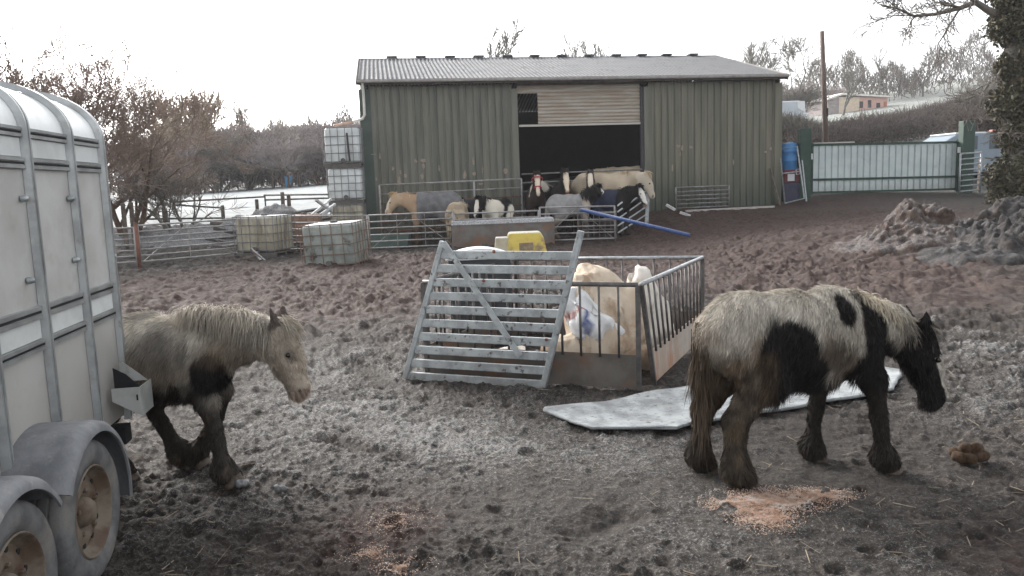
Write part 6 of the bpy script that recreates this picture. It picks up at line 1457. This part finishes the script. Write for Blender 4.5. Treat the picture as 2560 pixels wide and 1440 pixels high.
# --- the dirty cream pony walking out behind the trailer
def col_cream(V, sp):
    c = cream(V, 1.0); x, y, z = V.T
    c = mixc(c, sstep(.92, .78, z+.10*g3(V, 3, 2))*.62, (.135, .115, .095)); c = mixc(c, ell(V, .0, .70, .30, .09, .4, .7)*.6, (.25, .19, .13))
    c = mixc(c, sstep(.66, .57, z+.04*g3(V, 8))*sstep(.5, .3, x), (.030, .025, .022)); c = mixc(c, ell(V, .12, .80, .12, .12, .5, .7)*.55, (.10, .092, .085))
    c = mixc(c, ell(V, .40, .68, .085, .125, .12, .3), (.012, .011, .011)); c = mixc(c, ell(V, .27, .80, .035, .09, .3, .4)*.35, (.02, .018, .018))
    c = mixc(c, ell(V, -.10, 1.0, .16, .035, .4, .8, 9)*.6, (.12, .11, .10))
    lg = sstep(.54, .40, z); c = mixc(c, lg*.95, (.034, .029, .025)); c = mixc(c, lg*sstep(.15, .5, g3(V, 9, 4))*.4, (.13, .10, .075)); c = mixc(c, sstep(.07, .03, z), (.04, .03, .026))
    t, u, inh = headpar(V, sp); hc = np.array([.42, .365, .30])*(1+.15*g3(V, 12)[:, None]); hm = (inh*sstep(-.3, -.1, t))[:, None]; c = c*(1-hm)+hc*hm
    c = mixc(c, inh*sstep(.25, .55, t)*sstep(.02, -.05, u)*.55, (.18, .145, .11)); c = mixc(c, inh*sstep(.88, 1.0, t)*.8, (.30, .215, .18))  # cheek and jaw side darkened as shading in the coat colour, then muzzle tint
    ears = inh & (t < -.15) & (np.abs(V[:, 1]) > .04) & (u > -.03); c[ears] = (.11, .09, .08)
    c = mixc(c, ell(V, .52, .80, .17, .10, .4, .4)*(~inh)*.55, (.22, .165, .115))
    p_, d_, L_, f_ = sp['_hd']
    for s_ in (-1, 1): c = mixc(c, sstep(.05, .02, np.linalg.norm(V-(p_+d_*L_*.33+f_*.05+np.array([0, s_*.07, 0])), axis=1))*.8, (.09, .07, .06))
    c = mixc(c, inh*sstep(.0, .5, g3(V, 16, 3))*.35, (.24, .19, .15))
    return face_marks(c, V, sp)
SPC = dict(belly=[((-.16, 0, .66), (.10, 0, .645), .16, .165), ((.10, 0, .645), (.30, 0, .67), .165, .15)], hip=(-.30, 0, .775), loin=(-.06, 0, .755), chest=(.24, 0, .745), withers=(.19, 0, .94), neck0=(.34, 0, .80), poll=(.79, 0, .865), muzzle=(.885, 0, .515), hs=1.06, nbend=(0, 0, .03), bulk=1.04, headx=.62, polloff=(.04, 0, .005),
  mane0=(.22, 0, 1.01), manemid=(.50, 0, 1.03),
  legs=[[(.30, -.12, .66, 0.115), (.37, -.13, .50, 0.05808), (.40, -.13, .33, 0.04224), (.425, -.13, .15, 0.0396), (.43, -.13, .09, 0.0624), (.465, -.13, .04, 0.0624)],
        [(.30, .12, .66, 0.11), (.33, .13, .50, 0.0561), (.28, .13, .33, 0.04224), (.185, .13, .17, 0.03828), (.14, .13, .11, 0.0576), (.135, .13, .045, 0.0576)],
        [(-.28, -.12, .72, 0.175), (-.17, -.13, .57, 0.12), (-.25, -.13, .43, 0.0528), (-.30, -.13, .37, 0.04752), (-.235, -.13, .15, 0.04224), (-.22, -.13, .09, 0.064), (-.18, -.13, .04, 0.0624)],
        [(-.28, .12, .72, 0.17), (-.10, .13, .58, 0.115), (-.10, .13, .44, 0.05148), (-.12, .13, .37, 0.0462), (-.02, .13, .17, 0.04092), (.02, .13, .11, 0.0624), (.06, .13, .045, 0.0592)]])
def len_cream(P, n, t, inh):
    L = np.full(len(P), .042); z = P[:, 2]; L = np.where((z < .62) & (z > .46) & (P[:, 0] < .30) & (n[:, 2] < .1), .075, L); L = np.where(z < .48, .024, L); L = np.where(z < .20, .038, L); L = np.where(z < .05, .03, L)
    L = np.where(inh, .022, L); L = np.where(inh & (n[:, 2] < -.3), .055, L); L = np.where((~inh) & (P[:, 0] > .42) & (n[:, 2] < -.2), .06, L); return L
def mane_cream(P, s):
    c = np.tile([.36, .32, .265], (len(P), 1)); n = pn(s*9, s*0+3.); c = mixc(c, sstep(.0, .35, n)*.75, (.09, .082, .075)); return c
pc_ = at(418, 1188); pc_.z = gz(pc_.x, pc_.y)
pony('pony', 'dirty cream pony with a grey mane stepping out from behind the trailer', pc_, R(-6), 1.0, SPC, col_cream, .0125, coat=95000, coatlen=len_cream, mane=(4600, .19, mane_cream, .10), tail=(900, .5, np.array([.20, .16, .12])), wid=.0030)
# --- the herd in the pen
RUGG = mat('grey_horse_rug', (.15, .15, .155), (.105, .105, .11), 6, .85, 0, .1, 40); RUGB = mat('navy_horse_rug', (.013, .018, .038), (.02, .026, .05), 6, .8); RUGP = mat('pale_grey_rug', (.27, .265, .265), (.20, .20, .20), 5, .85)
REDC = mat('red_headcollar', (.38, .03, .05), None, rough=.6)
def plain(base, leg_=(.04, .03, .025), head=None, blaze=None, patches=(), mz=None, bw_=.04, pcol=(.55, .50, .43)):
    def f(V, sp):
        c = np.array(base)*(1+.25*g3(V, 5)[:, None]); c = mixc(c, sstep(.50, .32, V[:, 2])*.8, leg_)
        for (x, z, rx, rz) in patches: c = mixc(c, ell(V, x, z, rx, rz, .12, .35), pcol)
        t, u, inh = headpar(V, sp)
        if head is not None: c = mixc(c, inh*sstep(-.35, -.2, t), head)
        return face_marks(c, V, sp, blaze=blaze, muzzle=mz, bw_=bw_)
    return f
UP = dict(poll=(.60, 0, 1.22), muzzle=(.80, 0, .87), neck0=(.30, 0, .84)); LEV = dict(poll=(.74, 0, 1.0), muzzle=(.90, 0, .64)); LOW = dict(poll=(.78, 0, .83), muzzle=(.90, 0, .45)); MIDH = dict(poll=(.68, 0, 1.10), muzzle=(.86, 0, .74))
HERD = 'ponies crowded in front of the barn doorway'
BLK = (.013, .012, .012)
def herd(label, px, py, Y, yaw, sp, colf, ref=1.0, **k):
    """py: where the photograph shows the highest point of the back (ref=1) or the poll"""
    x = W(px, 480, Y).x; g_ = gz(x, Y); h = (W(px, py, Y).z-g_)/ref
    return pony('pony', label, (x, Y, g_), R(yaw), h, dict(sp), colf, .032, HERD, **k)
WHT = (.56, .53, .47)
herd('dun pony with a pale face wearing a grey rug, facing the tanks', 1078, 480, 23.6, 178, dict(poll=(.70, 0, .93), muzzle=(.87, 0, .62)), plain((.34, .235, .155), head=(.42, .31, .21), blaze=(.60, .52, .43)), ref=1.02, mane=(160, .14, np.array([.45, .32, .18]), .2), tail=(150, .5, np.array([.30, .24, .16])), rug=(RUGG, -.60, .26, .50))
herd('dirty cream pony seen from behind at the pen rail', 1143, 503, 22.75, 82, LOW, plain((.40, .33, .24), leg_=(.10, .08, .06), patches=((-.5, .9, .2, .06),), pcol=(.28, .22, .16)), ref=1.02, mane=(120, .14, np.array([.4, .35, .28]), .2), tail=(220, .6, np.array([.46, .39, .29])))
herd('dark slate pony standing behind the cream rump', 1172, 496, 24.2, 130, LEV, plain((.035, .036, .042)), ref=1.02, mane=(120, .14, np.array(BLK), .2), tail=(150, .5, np.array(BLK)))
herd('black headed piebald pony with a white shoulder, turned towards the pen gate', 1240, 497, 23.2, -122, dict(poll=(.72, 0, .99), muzzle=(.88, 0, .62)), plain(BLK, head=BLK, blaze=(.6, .56, .5), patches=((.28, .75, .26, .40), (-.35, .6, .2, .25)), pcol=(.58, .54, .46)), ref=1.0, mane=(150, .18, np.array(BLK), .3), tail=(150, .5, np.array((.5, .46, .4))))
herd('bay pony with a white face and a red headcollar in the doorway corner', 1339, 434, 25.35, -88, dict(UP, muzzle=(.80, 0, .80)), plain((.035, .024, .02), head=(.05, .03, .025), blaze=(.68, .58, .46), bw_=.055), ref=1.27, mane=(150, .14, np.array((.02, .015, .013)), .25), tail=(100, .5, np.array(BLK)), headcollar=REDC)
herd('piebald pony in the doorway with a white cheek, looking left', 1398, 452, 25.55, -145, MIDH, plain(BLK, head=(.52, .49, .42), patches=((.5, 1.0, .12, .12),), pcol=(.5, .46, .4)), ref=1.12, mane=(150, .14, np.array((.4, .37, .32)), .1), tail=(100, .5, np.array(BLK)))
herd('dark bay pony with a broad white blaze in the middle of the doorway', 1402, 428, 24.9, -84, dict(UP, muzzle=(.79, 0, .80)), plain((.022, .018, .018), head=(.028, .022, .02), blaze=(.66, .56, .44), mz=(.18, .08, .05), bw_=.042), ref=1.27, mane=(150, .14, np.array((.03, .022, .02)), .3), tail=(100, .5, np.array(BLK)))
herd('grey necked pony with a dark face and white blaze at the doorway right side', 1478, 432, 24.75, -97, dict(UP, muzzle=(.78, 0, .80)), plain((.12, .10, .09), head=(.022, .018, .018), blaze=(.64, .56, .47), bw_=.040), ref=1.25, mane=(150, .16, np.array((.14, .12, .11)), .1), tail=(100, .5, np.array(BLK)))
herd('big tan pony with a pale head lowered over the corner gate', 1512, 429, 24.55, -10, dict(poll=(.70, 0, .90), muzzle=(.82, 0, .53)), plain((.39, .325, .245), head=(.48, .42, .34), leg_=(.07, .055, .045), patches=((.1, .62, .4, .10),), pcol=(.18, .11, .07)), ref=1.02, mane=(120, .10, np.array((.42, .33, .22)), .3), tail=(140, .5, np.array((.3, .24, .17))))
herd('pony in a pale grey rug with a black mane and head, facing the corner gate', 1428, 484, 23.6, 8, dict(poll=(.62, 0, 1.13), muzzle=(.83, 0, .80)), plain((.36, .31, .26), head=BLK, blaze=(.62, .6, .55), patches=((.50, .95, .13, .25),), pcol=BLK), ref=1.03, mane=(500, .30, np.array(BLK), .2), tail=(120, .5, np.array((.3, .28, .25))), rug=(RUGP, -.60, .20, .50))
herd('black pony with a white blaze in a navy rug beside the corner gate', 1528, 476, 23.75, -38, dict(poll=(.68, 0, 1.02), muzzle=(.86, 0, .64)), plain(BLK, blaze=(.64, .62, .57), bw_=.045, mz=(.35, .28, .24)), ref=1.0, mane=(350, .22, np.array(BLK), .3), tail=(120, .5, np.array(BLK)), rug=(RUGB, -.60, .24, .50))
herd('buff pony whose back shows behind the big tan one, inside the barn', 1556, 414, 27.3, 165, LOW, plain((.34, .28, .20)), ref=1.02, mane=(80, .1, np.array((.3, .25, .18)), .2), tail=(80, .5, np.array((.3, .25, .18))))
herd('dark brown pony deep in the barn doorway by the right jamb', 1600, 420, 27.6, 10, LOW, plain((.05, .045, .030)), ref=1.02, mane=(80, .1, np.array(BLK), .2), tail=(80, .5, np.array(BLK)))
